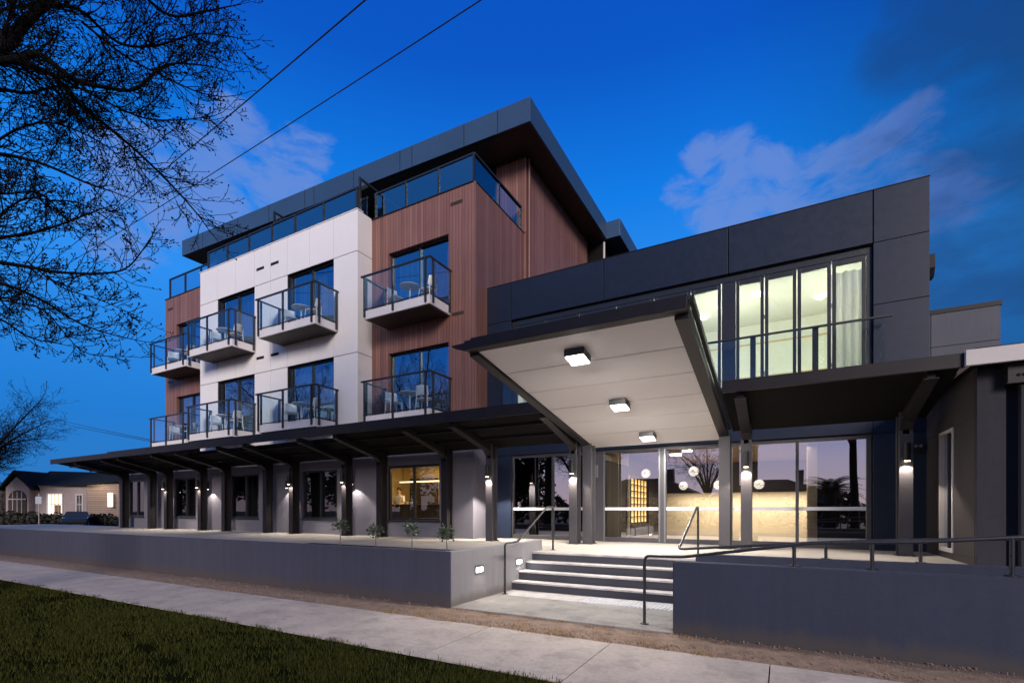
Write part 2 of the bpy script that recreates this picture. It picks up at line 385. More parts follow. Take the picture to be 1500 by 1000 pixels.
sl = bpy.data.lights.new('sun', 'SUN'); sl.energy = 3.3; sl.angle = math.radians(18); sl.color = (1, .89, .80)
so = bpy.data.objects.new('sun', sl); C.objects.link(so)
sd = Vector((math.sin(SUN_AZ) * math.cos(SUN_EL), math.cos(SUN_AZ) * math.cos(SUN_EL), math.sin(SUN_EL)))
so.rotation_euler = sd.to_track_quat('Z', 'Y').to_euler(); so.location = sd * 50

# ------------------------------------------------------------------ ground
TZ = .68
struct('ground', MB().quad((-400, -300, -.06), (400, -300, -.06), (400, 400, -.06), (-400, 400, -.06)), 'terrain', 'dark open ground running out beyond the street and house', 'ground')
struct('lawn', MB().quad((-45, -6, -.012), (25, -6, -.012), (25, 4.16, -.012), (-45, 4.16, -.012)), 'lawn_base', 'soil of the dark grass verge in the lower left', 'lawn')
fp = MB(); x = -45.2
while x < 20:
    fp.box(x + .006, x + 1.664, 4.15, 5.66, -.1, .0); x += 1.67
struct('footpath', fp, 'path_concrete', 'pale concrete footpath of jointed slabs crossing the foreground', 'footpath')
bs = MB()
bs.box(-45.2, 20, 4.16, 5.65, -.12, -.015); struct('footpath_joint', bs, 'joint', 'dark joint filler between the footpath slabs', 'footpath')
gv = MB(); nx, ny = 300, 12
vs = []
for j in range(ny + 1):
    for i in range(nx + 1):
        xx = -45 + 65 * i / nx; yy = 5.6 + .92 * j / ny
        hump = .035 * math.sin(math.pi * j / ny) + R.uniform(-.012, .012)
        if -4.6 < xx < -1.3 and yy > 6.35: hump = -.02
        vs.append((xx, yy, hump - .012))
gv.add(vs, [(j * (nx + 1) + i, j * (nx + 1) + i + 1, (j + 1) * (nx + 1) + i + 1, (j + 1) * (nx + 1) + i) for j in range(ny) for i in range(nx)], True)
struct('gravel_strip', gv, 'gravel', 'strip of bare brown gravel between footpath and retaining walls', 'gravel')
struct('entry_path', MB().box(-4.69, -1.1, 6.47, 8.5, -.1, .006), 'pad_concrete', 'grey concrete pad at the foot of the entrance steps', 'path')
te = MB()
te.box(-40, -4.86, 6.6, 12.6, .3, TZ); te.box(-4.69, -1.22, 9.4, 14, .3, TZ); te.box(-4.86, -4.69, 9.9, 14, .3, TZ)
te.box(-1.22, 7, 8.45, 14, .3, TZ); te.box(-8.3, -4.86, 12.6, 14, .3, TZ); te.box(-40, -8.3, 12.6, 13, .3, TZ - .01)
struct('terrace', te, 'concrete', 'raised pale concrete terrace in front of the hotel and its entrance', 'terrace')
rp = MB(); rp.prism([(-1.22, -.05), (-1.22, .004), (9, .66), (9, -.05)], 6.6, 8.3, 'y')
struct('ramp', rp, 'concrete', 'concrete access ramp rising to the right behind the dark wall', 'ramp')
struct('road', MB().quad((-47, -60, -.045), (-38, -60, -.045), (-38, 120, -.045), (-47, 120, -.045)), 'asphalt', 'dark side street between the hotel and the white house', 'road')
struct('street', MB().quad((-150, -16, -.04), (150, -16, -.04), (150, -7, -.04), (-150, -7, -.04)), 'asphalt', 'dark asphalt street running behind the viewpoint', 'road')
# blades
def blades(name, m, n, x0, x1, y0, y1, h, label, cat, dens=None):
    mb = MB()
    k = 0
    while k < n:
        px_, py_ = R.uniform(x0, x1), R.uniform(y0, y1)
        if dens and R.random() > dens(px_, py_): continue
        k += 1
        a = R.uniform(0, 6.283); hh = h * R.uniform(.4, 1.2); w = .0045
        dx, dy = math.cos(a) * w, math.sin(a) * w
        lx, ly = R.uniform(-.6, .6) * hh, R.uniform(-.6, .6) * hh
        mb.add([(px_ - dx, py_ - dy, -.012), (px_ + dx, py_ + dy, -.012), (px_ + lx, py_ + ly, hh)], [(0, 1, 2)])
    return tag(mb.build(name, m), label, cat, kind='stuff')
def patch(px_, py_):
    f = .5 + .3 * math.sin(px_ * 1.7 + 2 * math.sin(py_ * 2.1)) * math.sin(py_ * 3.1 + px_ * .6) + .3 * math.sin(px_ * 6.1 + 3 * math.sin(py_ * 4.3)) * math.sin(py_ * 8.7 - px_ * 2.2)
    edge = min(1, max(.0, (4.2 + .05 * math.sin(px_ * 5) + .04 * math.sin(px_ * 13) - py_) * 6))
    far = 1. if px_ > -9 else .55
    return f * edge * far
blades('grass', 'grass_blade', 85000, -15, 1.5, 1.6, 4.23, .045, 'dark green mown grass of the verge in the lower left', 'grass', patch)
blades('dry_grass', 'dry_blade', 8000, -5.4, -.6, 5.62, 6.40, .035, 'straw coloured dead grass along the pad before the steps', 'dry grass',
       lambda a, b: (1 if b < 6.3 else .2) * max(0, .25 + .5 * math.sin(a * 3) * math.sin(b * 9 + a) + .35 * math.sin(a * 11 + b * 5)))
# pebbles on the strip
pb = MB()
for i in range(2600):
    r = R.uniform(.004, .014); a, b = R.uniform(-12, 3.5), R.uniform(5.66, 6.43)
    pb.add([(a + r, b, .018), (a, b + r, .018), (a - r, b, .018), (a, b - r, .018), (a, b, .018 + r), (a, b, .0)],
           [(0, 1, 4), (1, 2, 4), (2, 3, 4), (3, 0, 4), (1, 0, 5), (2, 1, 5), (3, 2, 5), (0, 3, 5)])
tag(pb.build('pebbles', 'gravel'), 'loose pebbles scattered at the foot of the retaining walls', 'pebbles', kind='stuff')

# ------------------------------------------------------------------ retaining walls, steps
lw_ = MB(); lw_.box(-40, -4.87, 6.452, 6.6, -.05, .895); xj = [-40, -34.9, -30.3, -25.7, -21.1, -16.5, -11.9, -8.1, -4.86]
for a_, b_2 in zip(xj, xj[1:]): lw_.box(a_ + .004, b_2 - (.004 if b_2 < -5 else 0), 6.44, 6.61, -.05, .905)
lw_.box(-4.8605, -4.69, 6.44, 6.47, -.05, .905)
tag(lw_.build('retaining_wall', 'wall_render', None, .012), 'long slate grey rendered retaining wall left of the steps', 'wall')
tag(MB().box(-4.86, -4.69, 6.471, 9.9, -.05, .9).build('retaining_wall', 'wall_render_lit', None, .012), 'short return wall with two lights beside the steps, its lit side painted paler', 'wall')
tag(MB().box(-1.22, 9, 6.44, 6.62, -.05, .922).build('retaining_wall', 'dimmed_render', None, .012), 'rendered wall right of the steps, edge dimming in its dark navy tone, before the ramp', 'wall')
tag(MB().box(-1.22, 9, 8.3, 8.45, -.05, .868).build('kerb_wall', 'dimmed_render', None, .008), 'low dark kerb wall between the ramp and the entrance terrace', 'wall')
pr = MB(); pr.box(-9.6, -4.86, 7.72, 7.86, .3, .8); pr.box(-9.74, -9.6, 6.6, 7.86, .3, .8)
tag(pr.build('planter_kerb', 'steel', None, .006), 'low dark edging around the planting bed with the young trees', 'planter')
sg = MB(); vs = []
for j in range(9):
    for i in range(41): vs.append((-9.6 + 4.74 * i / 40, 6.6 + 1.12 * j / 8, .74 + R.uniform(-.018, .03)))
sg.add(vs, [(j * 41 + i, j * 41 + i + 1, (j + 1) * 41 + i + 1, (j + 1) * 41 + i) for j in range(8) for i in range(40)])
struct('soil', sg, 'soil', 'dark garden soil in the raised bed beside the steps', 'soil')
st = T('entrance_steps', 'four concrete steps, riser shade painted dark, with pale nosings rising to the hotel entrance', 'steps', (-2.95, 8.5, 0))
for i in range(4):
    y0 = 8.5 + .3 * i; zt = .17 * (i + 1)
    y1 = y0 + .3 if i < 3 else 9.399
    if i < 3:
        o = MB().box(-4.69, -1.222, y0, 9.398 - .0 * i, zt - .17 + (.0 if i else -.05), zt - .004).build('step', 'riser_shade', st, .004)
        MB().box(-4.688, -1.224, y0 - .012, y0 + .24, zt - .034, zt).build('nosing', 'nosing', o, .004)
o = MB().box(-4.69, -1.222, 9.4 - .004, 9.42, .51, .64).build('step', 'riser_shade', st, .003)
MB().box(-4.688, -1.224, 9.386, 9.46, .645, .684).build('nosing', 'nosing', o, .004)
tp = MB(); tp.box(-3.05, -1.24, 7.86, 8.42, .004, .011)
xx = -3.0
while xx < -1.27:
    tp.box(xx, xx + .03, 7.88, 8.40, .0115, .019); xx += .07
tag(tp.build('tactile_paving', 'tactile'), 'pale ribbed tactile paving strip before the bottom step', 'tactile paving')
struct('entry_band', MB().box(-4.6, -3.07, 7.86, 8.42, .005, .0095), 'nosing', 'smooth pale band of paving at the foot of the steps', 'path')
# step lights
def step_light(y, label):
    t = T('step_light', label, 'wall light', (-4.69, y, .46), 'lights set into the return wall')
    fr = MB(); a = .13; z0, z1 = .47, .60
    fr.box(-4.70, -4.672, y - a, y + a, z1 - .035, z1 + .01); fr.box(-4.70, -4.676, y - a, y + a, z0 - .01, z0 + .012)
    fr.box(-4.70, -4.676, y - a, y - a + .02, z0 + .012, z1 - .035); fr.box(-4.70, -4.676, y + a - .02, y + a, z0 + .012, z1 - .035)
    fr.build('frame', 'alu', t, .002)
    MB().box(-4.70, -4.681, y - a + .02, y + a - .02, z0 + .012, z1 - .036).build('lens', 'lamp_white', t)
    light('step_glow', 'AREA', (-4.66, y, .52), 7, (1, .9, .8), t, size=.2, size_y=.08, shape='RECTANGLE', rot=(0, math.radians(-60), 0))
step_light(7.3, 'glowing step light in the return wall nearer its front corner')
step_light(8.79, 'glowing step light in the return wall close to the steps')

# ------------------------------------------------------------------ handrails
def rail(name, label, pts, posts, r=.021, base=True):
    t = T(name, label, 'handrail', (pts[0][0], pts[0][1], 0))
    P = [Vector(p) for p in pts]; out = [P[0]]
    for i in range(1, len(P) - 1):       # round the bends
        a, b, c = P[i - 1], P[i], P[i + 1]; q = min(.09, (a - b).length * .4, (c - b).length * .4)
        s_, e = b + (a - b).normalized() * q, b + (c - b).normalized() * q
        for k in range(5):
            u = k / 4; out.append(s_ * (1 - u) ** 2 + b * 2 * u * (1 - u) + e * u * u)
    out.append(P[-1])
    MB().tube(out, r, 12).build('rail', 'rail_steel', t)
    for p, z1 in posts:
        MB().tube([p, (p[0], p[1], z1)], r, 12).build('post', 'rail_steel', t)
    for p in ([pts[0]] if base else []) + [q for q, _ in posts]:
        MB().cyl(p[0], p[1], p[2], p[2] + .012, .06, 16).build('base_plate', 'rail_steel', t)
    return t
rail('stair_handrail', 'bent steel handrail on the left side of the steps', [(-4.53, 7.94, .006), (-4.53, 7.94, .95), (-4.51, 8.4, .96), (-4.49, 9.72, 1.635), (-4.49, 10.02, 1.635)], [((-4.49, 10.04, TZ), 1.635)])
rail('stair_handrail', 'bent steel handrail right of the steps rejoining the ramp rail', [(3.6, 8.05, 1.28), (1.3, 8.05, 1.18), (.4, 8.05, 1.12), (-1.435, 8.05, .955), (-1.435, 9.94, 1.63), (-1.435, 10.08, 1.63), (-1.435, 10.1, TZ)], [((.55, 8.38, .868), 1.13), ((1.62, 8.38, .868), 1.19), ((3.2, 8.38, .868), 1.26)], base=False)
rail('ramp_handrail', 'dark steel ramp handrail starting at a floor post before the dimmed right wall', [(-1.67, 6.82, .006), (-1.67, 6.82, .945), (-1.15, 6.75, .955), (.3, 6.72, 1.19), (1.3, 6.72, 1.235), (2.13, 6.72, 1.31), (4.5, 6.72, 1.46)], [((.12, 6.6, .922), 1.15), ((.86, 6.6, .922), 1.2), ((1.98, 6.6, .922), 1.29)])

# ------------------------------------------------------------------ windows
def window(parent, name, x0, x1, z0, z1, y, pane='pane_room', frame='frame', fw=.055, muls=(), trans=(), depth=1., room='room_dark', curtain=None, label=None, cy=.25, room_box=True, fd=.09, ex=(0, 0)):
    f = MB(); y1 = y + fd
    f.box(x0, x0 + fw, y, y1, z0, z1); f.box(x1 - fw, x1, y, y1, z0, z1)
    f.box(x0 + fw, x1 - fw, y, y1, z1 - fw, z1); f.box(x0 + fw, x1 - fw, y, y1, z0, z0 + fw)
    for m in muls: f.box(m - fw * .5, m + fw * .5, y - .004, y1 - .002, z0 + fw, z1 - fw)
    for tz in trans: f.box(x0 + fw, x1 - fw, y + .003, y1 - .004, tz - fw * .5, tz + fw * .5)
    fo = f.build(name, frame, parent, .004)
    if label: fo['label'] = label
    edges = [x0 + fw] + [q for m in muls for q in (m - fw * .5, m + fw * .5)] + [x1 - fw]
    for i in range(0, len(edges), 2):
        a, b = edges[i], edges[i + 1]; yy = y + .045 + .012 * ((i // 2) % 2)
        MB().quad((a, yy, z0 + fw), (b, yy, z0 + fw), (b, yy, z1 - fw), (a, yy, z1 - fw)).build('pane', pane, fo)
    if curtain:
        for (a, b, cm) in curtain:
            cmb = MB(); n = max(8, int((b - a) / .03)); vs = []
            for i in range(n + 1):
                xx = a + (b - a) * i / n; yy = y1 + cy + .03 * math.sin(i * 1.45) + .012 * math.sin(i * .53)
                vs += [(xx, yy, z0 + .03), (xx, yy, z1 + .02)]
            cmb.add(vs, [(2 * i, 2 * i + 2, 2 * i + 3, 2 * i + 1) for i in range(n)], True)
            cmb.build('curtain', cm, fo)
    if room_box:
        a, b, c_, d_, e, g = x0 - .02 - ex[0], x1 + .02 + ex[1], y1 - .03, y + depth, z0 - .02, z1 + .12
        MB().add([(a, c_, e), (b, c_, e), (b, d_, e), (a, d_, e), (a, c_, g), (b, c_, g), (b, d_, g), (a, d_, g)],
                 [(0, 1, 2, 3), (4, 7, 6, 5), (1, 5, 6, 2), (2, 6, 7, 3), (3, 7, 4, 0)]).build('room_interior', room, fo)
    return fo

# ------------------------------------------------------------------ the hotel tower
TW = T('hotel_tower', 'four storey hotel wing clad in white panels and brown timber under a dark flat roof', 'hotel', (-17, 13, TZ))
MB().box(-26.1, -8.55, 13.85, 24, 4.1, 10.89).build('core', 'room_dark', TW)
HL = [(-25.25, -22.9), (-20.71, -18.23), (-16.25, -13.77), (-11.85, -9.31)]
ZH = [(4.63, 6.92), (8.04, 10.36)]
YW, YB = 12.7, 12.02
PT = 11.71
for (a, b, wi, lab) in ((-26.2, -22.0, 0, 'left end bay of brown timber cladding'), (-12.62, -8.31, 3, 'right end bay of brown timber cladding')):
    hs = [(HL[wi][0], HL[wi][1], z0, z1) for z0, z1 in ZH]
    w = MB(); wall_cells(w, splits(a, b, HL[wi]), splits(3.9, PT, [q for z in ZH for q in z]), YW, YW + .22, hs)
    if wi == 3:
        w.box(-8.53, -8.31, YW + .22, 16.0, 3.9, PT)
        w.box(-8.53, -8.25, 16.0, 22.5, 3.9, 14.6); w.box(-9.5, -8.53, 16.0, 16.2, 10.9, 14.7)
    else: w.box(a, a + .2, YW + .22, 16, 3.9, PT)
    o = w.build('timber_wall', 'timber', TW); o['label'] = lab
    cp = MB(); cp.box(a - .02, b + .02, YW - .03, YW + .24, PT, PT + .035)
    if wi == 3: cp.box(-8.55, -8.29, YW + .24, 16.0, PT, PT + .035)
    cp.build('coping', 'steel', TW, .004)
# corner trims of timber
tr = MB(); tr.box(-8.33, -8.285, YW - .025, YW + .03, 3.9, PT); tr.box(-8.275, -8.23, 15.975, 16.02, PT + .05, 14.55); tr.build('corner_trim', 'timber', TW)
# white box
hs = [(HL[i][0], HL[i][1], z0, z1) for i in (1, 2) for z0, z1 in ZH]
xs = splits(-22.0, -12.62, [HL[1][0], HL[1][1], HL[2][0], HL[2][1], -19.47, -15.01, -17.24])
zs = splits(3.9, 11.77, [4.63, 6.92, 8.04, 10.36])
w = MB(); wall_cells(w, xs, [3.9, 6.92, 10.36, 11.77], YB, YB + .03, [], .007) if False else None
for i in range(len(xs) - 1):
    cxm = (xs[i] + xs[i + 1]) / 2
    inwin = any(h[0] < cxm < h[1] for h in hs)
    segs = [(3.9, 4.63), (6.92, 8.04), (10.36, 11.77)] if inwin else [(3.9, 6.92), (6.92, 10.36), (10.36, 11.77)]
    for z0, z1 in segs:
        w.box(xs[i] + .011, xs[i + 1] - .011, YB, YB + .03, z0 + .011, z1 - .011)
for z0, z1 in ((3.9, 6.92), (6.92, 10.36), (10.36, 11.77)):
    w.box(-12.65, -12.62, YB + .012, YW, z0 + .011, z1 - .011); w.box(-22.0, -21.97, YB + .012, YW, z0 + .011, z1 - .011)
w.build('white_panel_wall', 'white_panel', TW, .003)
w = MB(); wall_cells(w, splits(-21.97, -12.65, [q for i in (1, 2) for q in HL[i]]), zs, YB + .031, YB + .25, hs)
w.box(-12.85, -12.655, YB + .25, YW + .2, 3.9, 11.75); w.box(-21.96, -21.8, YB + .25, YW + .2, 3.9, 11.75)
w.build('panel_backing', 'joint', TW)
MB().box(-22.02, -12.6, YB - .015, YB + .27, 11.77, 11.8).build('coping', 'white_panel', TW, .004)
# window reveals + sliding doors
nm = ['timber left bay', 'white left bay', 'white right bay', 'timber right bay']
for i, (a, b) in enumerate(HL):
    y = (YW if i in (0, 3) else YB) + .13
    for k, (z0, z1) in enumerate(ZH):
        mid = (a + b) / 2
        cur = [(a + .1, a + .75, 'sheer'), (a + .75, b - .3, 'sheer')] if (i + k) % 2 == 0 else [(a + .1, mid + .35, 'sheer')]
        if i == 3: cur = [(b - .42, b - .08, 'drape'), (a + .1, mid + .2, 'sheer')]
        window(TW, 'sliding_door', a, b, z0, z1, y, 'pane_room', muls=[mid], depth=1.0 if i in (0, 3) else 1.6, curtain=cur)
# vents
for (x, z, y) in ((-17.86, 10.98, YB), (-16.98, 10.98, YB), (-17.86, 7.5, YB), (-16.98, 7.5, YB), (-9.0, 11.25, YW), (-8.95, 7.75, YW), (-25.75, 11.2, YW), (-25.75, 7.7, YW)):
    v = MB(); v.box(x - .23, x + .23, y - .012, y, z + .02, z + .05); v.box(x - .23, x + .23, y - .012, y, z - .05, z - .02); v.box(x - .23, x + .23, y - .004, y, z - .02, z + .02)
    v.build('vent', 'joint' if y == YB else 'timber_soffit', TW)
# top storey and roof
def zr(x): return 14.49 + (-7.34 - x) * (.76 / 21.03)     # underside of the raking roof
XR, XL, YR = -7.34, -28.37, 14.56
rf = MB()
rf.hexa([(XL, YR, zr(XL)), (XR, YR, zr(XR)), (XR, 22.6, zr(XR)), (XL, 22.6, zr(XL))], [(XL, YR, zr(XL) + .82), (XR, YR, zr(XR) + .82), (XR, 22.6, zr(XR) + .82), (XL, 22.6, zr(XL) + .82)])
rf.hexa([(-20, 22.62, zr(XR)), (-6.68, 22.62, zr(XR) - .03), (-6.68, 31, zr(XR) - .03), (-20, 31, zr(XR))], [(-20, 22.62, 15.26), (-6.68, 22.62, 15.26), (-6.68, 31, 15.26), (-20, 31, 15.26)])
ro = rf.build('roof', 'fascia', TW, .01)
jm = MB()
for x in (-10.0, -8.6, -12.4, -13.0, -15.5, -17.9, -18.5, -21, -23.4, -24, -26.4):
    jm.box(x - .014, x + .014, YR - .004, YR + .02, zr(x) + .02, zr(x) + .8)
jm.build('fascia_joint', 'joint', ro)
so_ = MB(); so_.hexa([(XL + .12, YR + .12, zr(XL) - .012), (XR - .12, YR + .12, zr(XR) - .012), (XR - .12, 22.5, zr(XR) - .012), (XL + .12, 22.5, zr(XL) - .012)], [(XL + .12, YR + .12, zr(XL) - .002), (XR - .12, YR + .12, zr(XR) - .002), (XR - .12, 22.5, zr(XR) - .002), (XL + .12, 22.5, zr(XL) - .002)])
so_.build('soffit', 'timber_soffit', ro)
w = MB(); w.box(-27.0, -9.5, 16.6, 22, 10.9, 14.3); w.box(-8.6, -7.6, 22.7, 29, 8, 14.4); w.build('upper_wall', 'soffit_dark', TW)
window(TW, 'glazing', -26.6, -9.52, 11.2, 14.1, 16.0, 'pane_room', muls=[-25, -23.2, -21.4, -19.6, -17.8, -16, -14.2, -12.4, -11], depth=.6, curtain=[(-24, -22.6, 'sheer'), (-15.4, -14.3, 'drape'), (-12.2, -11.2, 'drape')], cy=.12)
MB().box(-27.0, -26.6, 16.0, 16.6, 11, 14.7).box(-26.6, -9.5, 16.0, 16.58, 14.1, 14.62).build('upper_lintel', 'soffit_dark', TW)
MB().box(-26, -8.55, 12.95, 16.0, 10.9, 11.0).build('terrace_deck', 'joint', TW)
MB().tube([(-8.17, 16.12, 8.0), (-8.17, 16.12, 14.5)], .05, 10).build('downpipe', 'timber', TW)
MB().tube([(-7.5, 22.75, 8.0), (-7.5, 22.75, 14.4)], .06, 10).build('downpipe', 'galv', TW)
# glass parapets of the top terraces
def parapet(pts, z0, z1, posts, label, mtl='balustrade_reflective'):
    rl = MB()
    for a, b in zip(pts, pts[1:]):
        dx, dy = (.0, .03) if abs(a[1] - b[1]) < .01 else (.03, .0)
        rl.box(min(a[0], b[0]) - dx - .02, max(a[0], b[0]) + dx + .02, min(a[1], b[1]) - dy, max(a[1], b[1]) + dy, z1, z1 + .06)
        rl.box(min(a[0], b[0]) - dx, max(a[0], b[0]) + dx, min(a[1], b[1]) - dy, max(a[1], b[1]) + dy, z0, z0 + .04)
    ro = rl.build('glass_parapet', 'frame', TW, .003); ro['label'] = label
    for a, b in zip(pts, pts[1:]):
        MB().quad((a[0], a[1], z0 + .04), (b[0], b[1], z0 + .04), (b[0], b[1], z1), (a[0], a[1], z1)).build('pane', mtl, ro)
    for p in posts: MB().box(p[0] - .03, p[0] + .03, p[1] - .035, p[1] + .035, z0 + .04, z1).build('post', 'frame', ro)
parapet([(-12.55, 12.78), (-8.4, 12.78), (-8.4, 15.9)], PT + .036, 12.62, [(-12.5, 12.78), (-11.13, 12.78), (-9.76, 12.78), (-8.4, 12.78), (-8.4, 14.3), (-8.4, 15.86)], 'glass parapet on the right timber bay')
parapet([(-21.6, 12.14), (-12.72, 12.14)], 11.802, 12.56, [(x, 12.14) for x in (-21.57, -20.2, -18.75, -17.3, -15.95, -14.4, -12.75)], 'glass parapet on the white bay')
parapet([(-25.95, 12.78), (-22.05, 12.78)], PT + .036, 12.66, [(x, 12.78) for x in (-25.93, -24.6, -23.3, -22.08)], 'glass parapet on the left timber bay')
for x, zt in ((-17.28, 13.15), (-12.7, 12.98)):
    s_ = MB(); s_.box(x - .03, x + .03, 12.18, 12.26, 11.8, zt); s_.box(x - .03, x + .03, 12.26, 14.4, zt - .07, zt); s_.box(x - .03, x + .03, 14.34, 14.4, 11.0, zt - .07)
    so2 = s_.build('divider_screen', 'frame', TW, .003)
    MB().quad((x, 12.26, 11.8), (x, 14.34, 11.8), (x, 14.34, zt - .07), (x, 12.26, zt - .07)).build('pane', 'balustrade', so2)
# balconies
def balcony(cx, w, yw, yf, zt, label):
    a, b = cx - w / 2, cx + w / 2; zb = zt - .27
    sb = MB(); sb.box(a, b, yf, yw - .002, zb, zt)
    so = sb.build('balcony', 'white_render', TW, .008); so['label'] = label
    MB().box(a + .07, b - .07, yf + .07, yw - .01, zb - .012, zb - .001).build('soffit', 'timber_soffit', so)  # dark plate puts the shade under the white slab into colour
    zr_ = zt + 1.09
    rl = MB(); rl.box(a - .09, b + .06, yf - .055, yf + .005, zr_, zr_ + .05)
    rl.box(a - .055, a + .005, yf + .005, yw - .01, zr_, zr_ + .05); rl.box(b - .005, b + .055, yf + .005, yw - .01, zr_, zr_ + .05)
    rl.build('handrail', 'frame', so, .004)
    for x in (a + .06, a + w * .47, b - .14):
        MB().box(x - .028, x + .028, yf - .055, yf - .001, zb + .06, zr_).build('post', 'frame', so)
    for x0, x1 in ((a - .05, a - .001), (b + .001, b + .05)):
        for y in (yf + .14, yw - .09): MB().box(x0, x1, y - .028, y + .028, zb + .06, zr_).build('post', 'frame', so)
    g = zt + .05
    for x0, x1 in ((a + .09, a + w * .47 - .03), (a + w * .47 + .03, b - .17)):
        MB().quad((x0, yf - .03, g), (x1, yf - .03, g), (x1, yf - .03, zr_ - .01), (x0, yf - .03, zr_ - .01)).build('glass_panel', 'balustrade', so)
    for x in (a - .03, b + .03):
        MB().quad((x, yf + .17, g), (x, yw - .12, g), (x, yw - .12, zr_ - .01), (x, yf + .17, zr_ - .01)).build('glass_panel', 'balustrade', so)
    bt = MB()
    bt.box(a, b, yf - .035, yf - .012, g - .03, g); bt.box(a - .035, a - .012, yf + .17, yw - .12, g - .03, g); bt.box(b + .012, b + .035, yf + .17, yw - .12, g - .03, g)
    bt.build('bottom_rail', 'frame', so)
BAL = [(-23.87, 2.85, YW, 11.66, 'left timber'), (-19.62, 2.92, YB, 11.06, 'left white'), (-15.06, 3.02, YB, 11.06, 'right white'), (-10.58, 2.7, YW, 11.64, 'right timber')]
for cx, w, yw, yf, nme in BAL:
    for zt, lv in ((4.61, 'lower'), (8.02, 'upper')):
        balcony(cx, w, yw, yf, zt, lv + ' balcony on the ' + nme + ' bay')
# ground floor
GW = [(-29.67, -28.0), (-25.25, -23.41), (-20.76, -18.84), (-16.19, -14.25), (-11.82, -9.6)]
w = MB(); wall_cells(w, splits(-30.6, -8.31, [q for g in GW for q in g]), [TZ - .02, 1.23, 3.06, 4.1], 12.6, 12.85, [(a, b, 1.23, 3.06) for a, b in GW])
w.box(-8.51, -8.31, 12.85, 13.45, TZ - .02, 4.1); w.box(-30.6, -30.4, 12.85, 15, TZ - .02, 4.1)
w.build('ground_floor_wall', 'grey_render', TW, .006)
for i, (a, b) in enumerate(GW):
    lit = i == 4
    fo = window(TW, 'window', a, b, 1.23, 3.06, 12.68, 'pane_dark' if not lit else 'pane_upper', muls=[(a + b) / 2], trans=[] , depth=1.0, room='room_dark', room_box=not lit, fw=.07)
    MB().box(a - .04, b + .04, 12.56, 12.7, 1.17, 1.228).build('sill', 'frame', fo)

# cafe room behind the lit window
CF = T('cafe_room', 'warm lit cafe room seen through the right ground floor window', 'room', (-11.5, 14.5, TZ))
a, b, y0, y1, z0, z1 = -14.6, -9.2, 12.86, 16.5, TZ, 3.5
MB().add([(a, y0, z0), (b, y0, z0), (b, y1, z0), (a, y1, z0), (a, y0, z1), (b, y0, z1), (b, y1, z1), (a, y1, z1)], [(0, 1, 2, 3), (1, 5, 6, 2), (2, 6, 7, 3), (3, 7, 4, 0), (4, 7, 6, 5), (0, 4, 5, 1)][:5]).build('wall', 'ochre', CF)
cb = MB(); cb.box(-14.5, -10.7, 13.9, 14.4, TZ, 1.72); cb.box(-14.5, -10.6, 13.8, 14.5, 1.72, 1.78); cb.build('counter', 'room_brown', CF, .01)
MB().box(-14.0, -12.6, 16.3, 16.48, TZ, 2.9).build('doorway', 'room_brown', CF)
MB().box(-10.55, -10.0, 15.2, 15.6, TZ, 1.75).build('cabinet', 'room_brown', CF, .01)
MB().box(-14.3, -9.6, 16.0, 16.06, 2.72, 2.77).build('strip_light', 'strip', CF)
light('cafe_glow', 'AREA', (-11.4, 14.6, 3.4), 130, (1, .74, .4), CF, size=2.4)
light('cafe_spot', 'SPOT', (-10.9, 15.9, 3.2), 120, (1, .8, .5), CF, spot_size=1.1, spot_blend=.4, shadow_soft_size=.05)
for k in range(3):
    c_ = MB(); c_.tube([(-12.1 + .19 * k, 13.95, 1.78), (-12.1 + .19 * k, 13.95, 1.83), (-12.1 + .19 * k, 13.95, 1.87)], [.025, .045, .05], 12)
    tag(c_.build('cup', 'white_plastic'), ['white cup on the dark cafe counter, left of three', 'white cup on the dark cafe counter, middle of three', 'white cup on the dark cafe counter, right of three'][k], 'cup', 'white cups on the cafe counter')

# person at the counter
def skin_body(name, pts, edges, rad, m, parent, root=0, sub=2):
    me = bpy.data.meshes.new(name); off = wloc(parent)
    me.from_pydata([Vector(p) - off for p in pts], edges, []); me.update(); me.materials.append(M[m])
    o = bpy.data.objects.new(name, me); C.objects.link(o); o.parent = parent
    sm = o.modifiers.new('skin', 'SKIN')
    me.skin_vertices.new() if not me.skin_vertices else None
    for i, r in enumerate(rad):
        me.skin_vertices[0].data[i].radius = (r, r) if isinstance(r, (int, float)) else r
        me.skin_vertices[0].data[i].use_root = (i == root)
    s_ = o.modifiers.new('sub', 'SUBSURF'); s_.levels = sub; s_.render_levels = sub
    sm.use_smooth_shade = True
    return o
px0, py0 = -13.2, 14.75
pe = T('person', 'person in a pale shirt standing behind the cafe counter', 'person', (px0, py0, TZ))
def P(x, y, z): return (px0 + x, py0 + y, TZ + z)
pts = [P(0, 0, .95), P(0, 0, 1.15), P(0, 0, 1.36), P(0, -.01, 1.47), P(0, -.02, 1.55), P(0, -.03, 1.66), P(0, -.02, 1.72),
       P(.19, 0, 1.40), P(.25, -.04, 1.14), P(.2, -.27, 1.10), P(-.19, 0, 1.40), P(-.25, -.04, 1.14), P(-.2, -.27, 1.10),
       P(.1, 0, .88), P(.1, -.01, .48), P(.1, .01, .08), P(.1, -.12, .04), P(-.1, 0, .88), P(-.1, -.01, .48), P(-.1, .01, .08), P(-.1, -.12, .04)]
ed = [(0, 1), (1, 2), (2, 3), (3, 4), (4, 5), (5, 6), (2, 7), (7, 8), (8, 9), (2, 10), (10, 11), (11, 12), (0, 13), (13, 14), (14, 15), (15, 16), (0, 17), (17, 18), (18, 19), (19, 20)]
rd = [(.15, .11), (.14, .1), (.16, .11), .06, .055, (.085, .1), .07, .06, .045, .035, .06, .045, .035, .085, .06, .045, .04, .085, .06, .045, .04]
body = skin_body('body', pts, ed, rd, 'skin', pe)
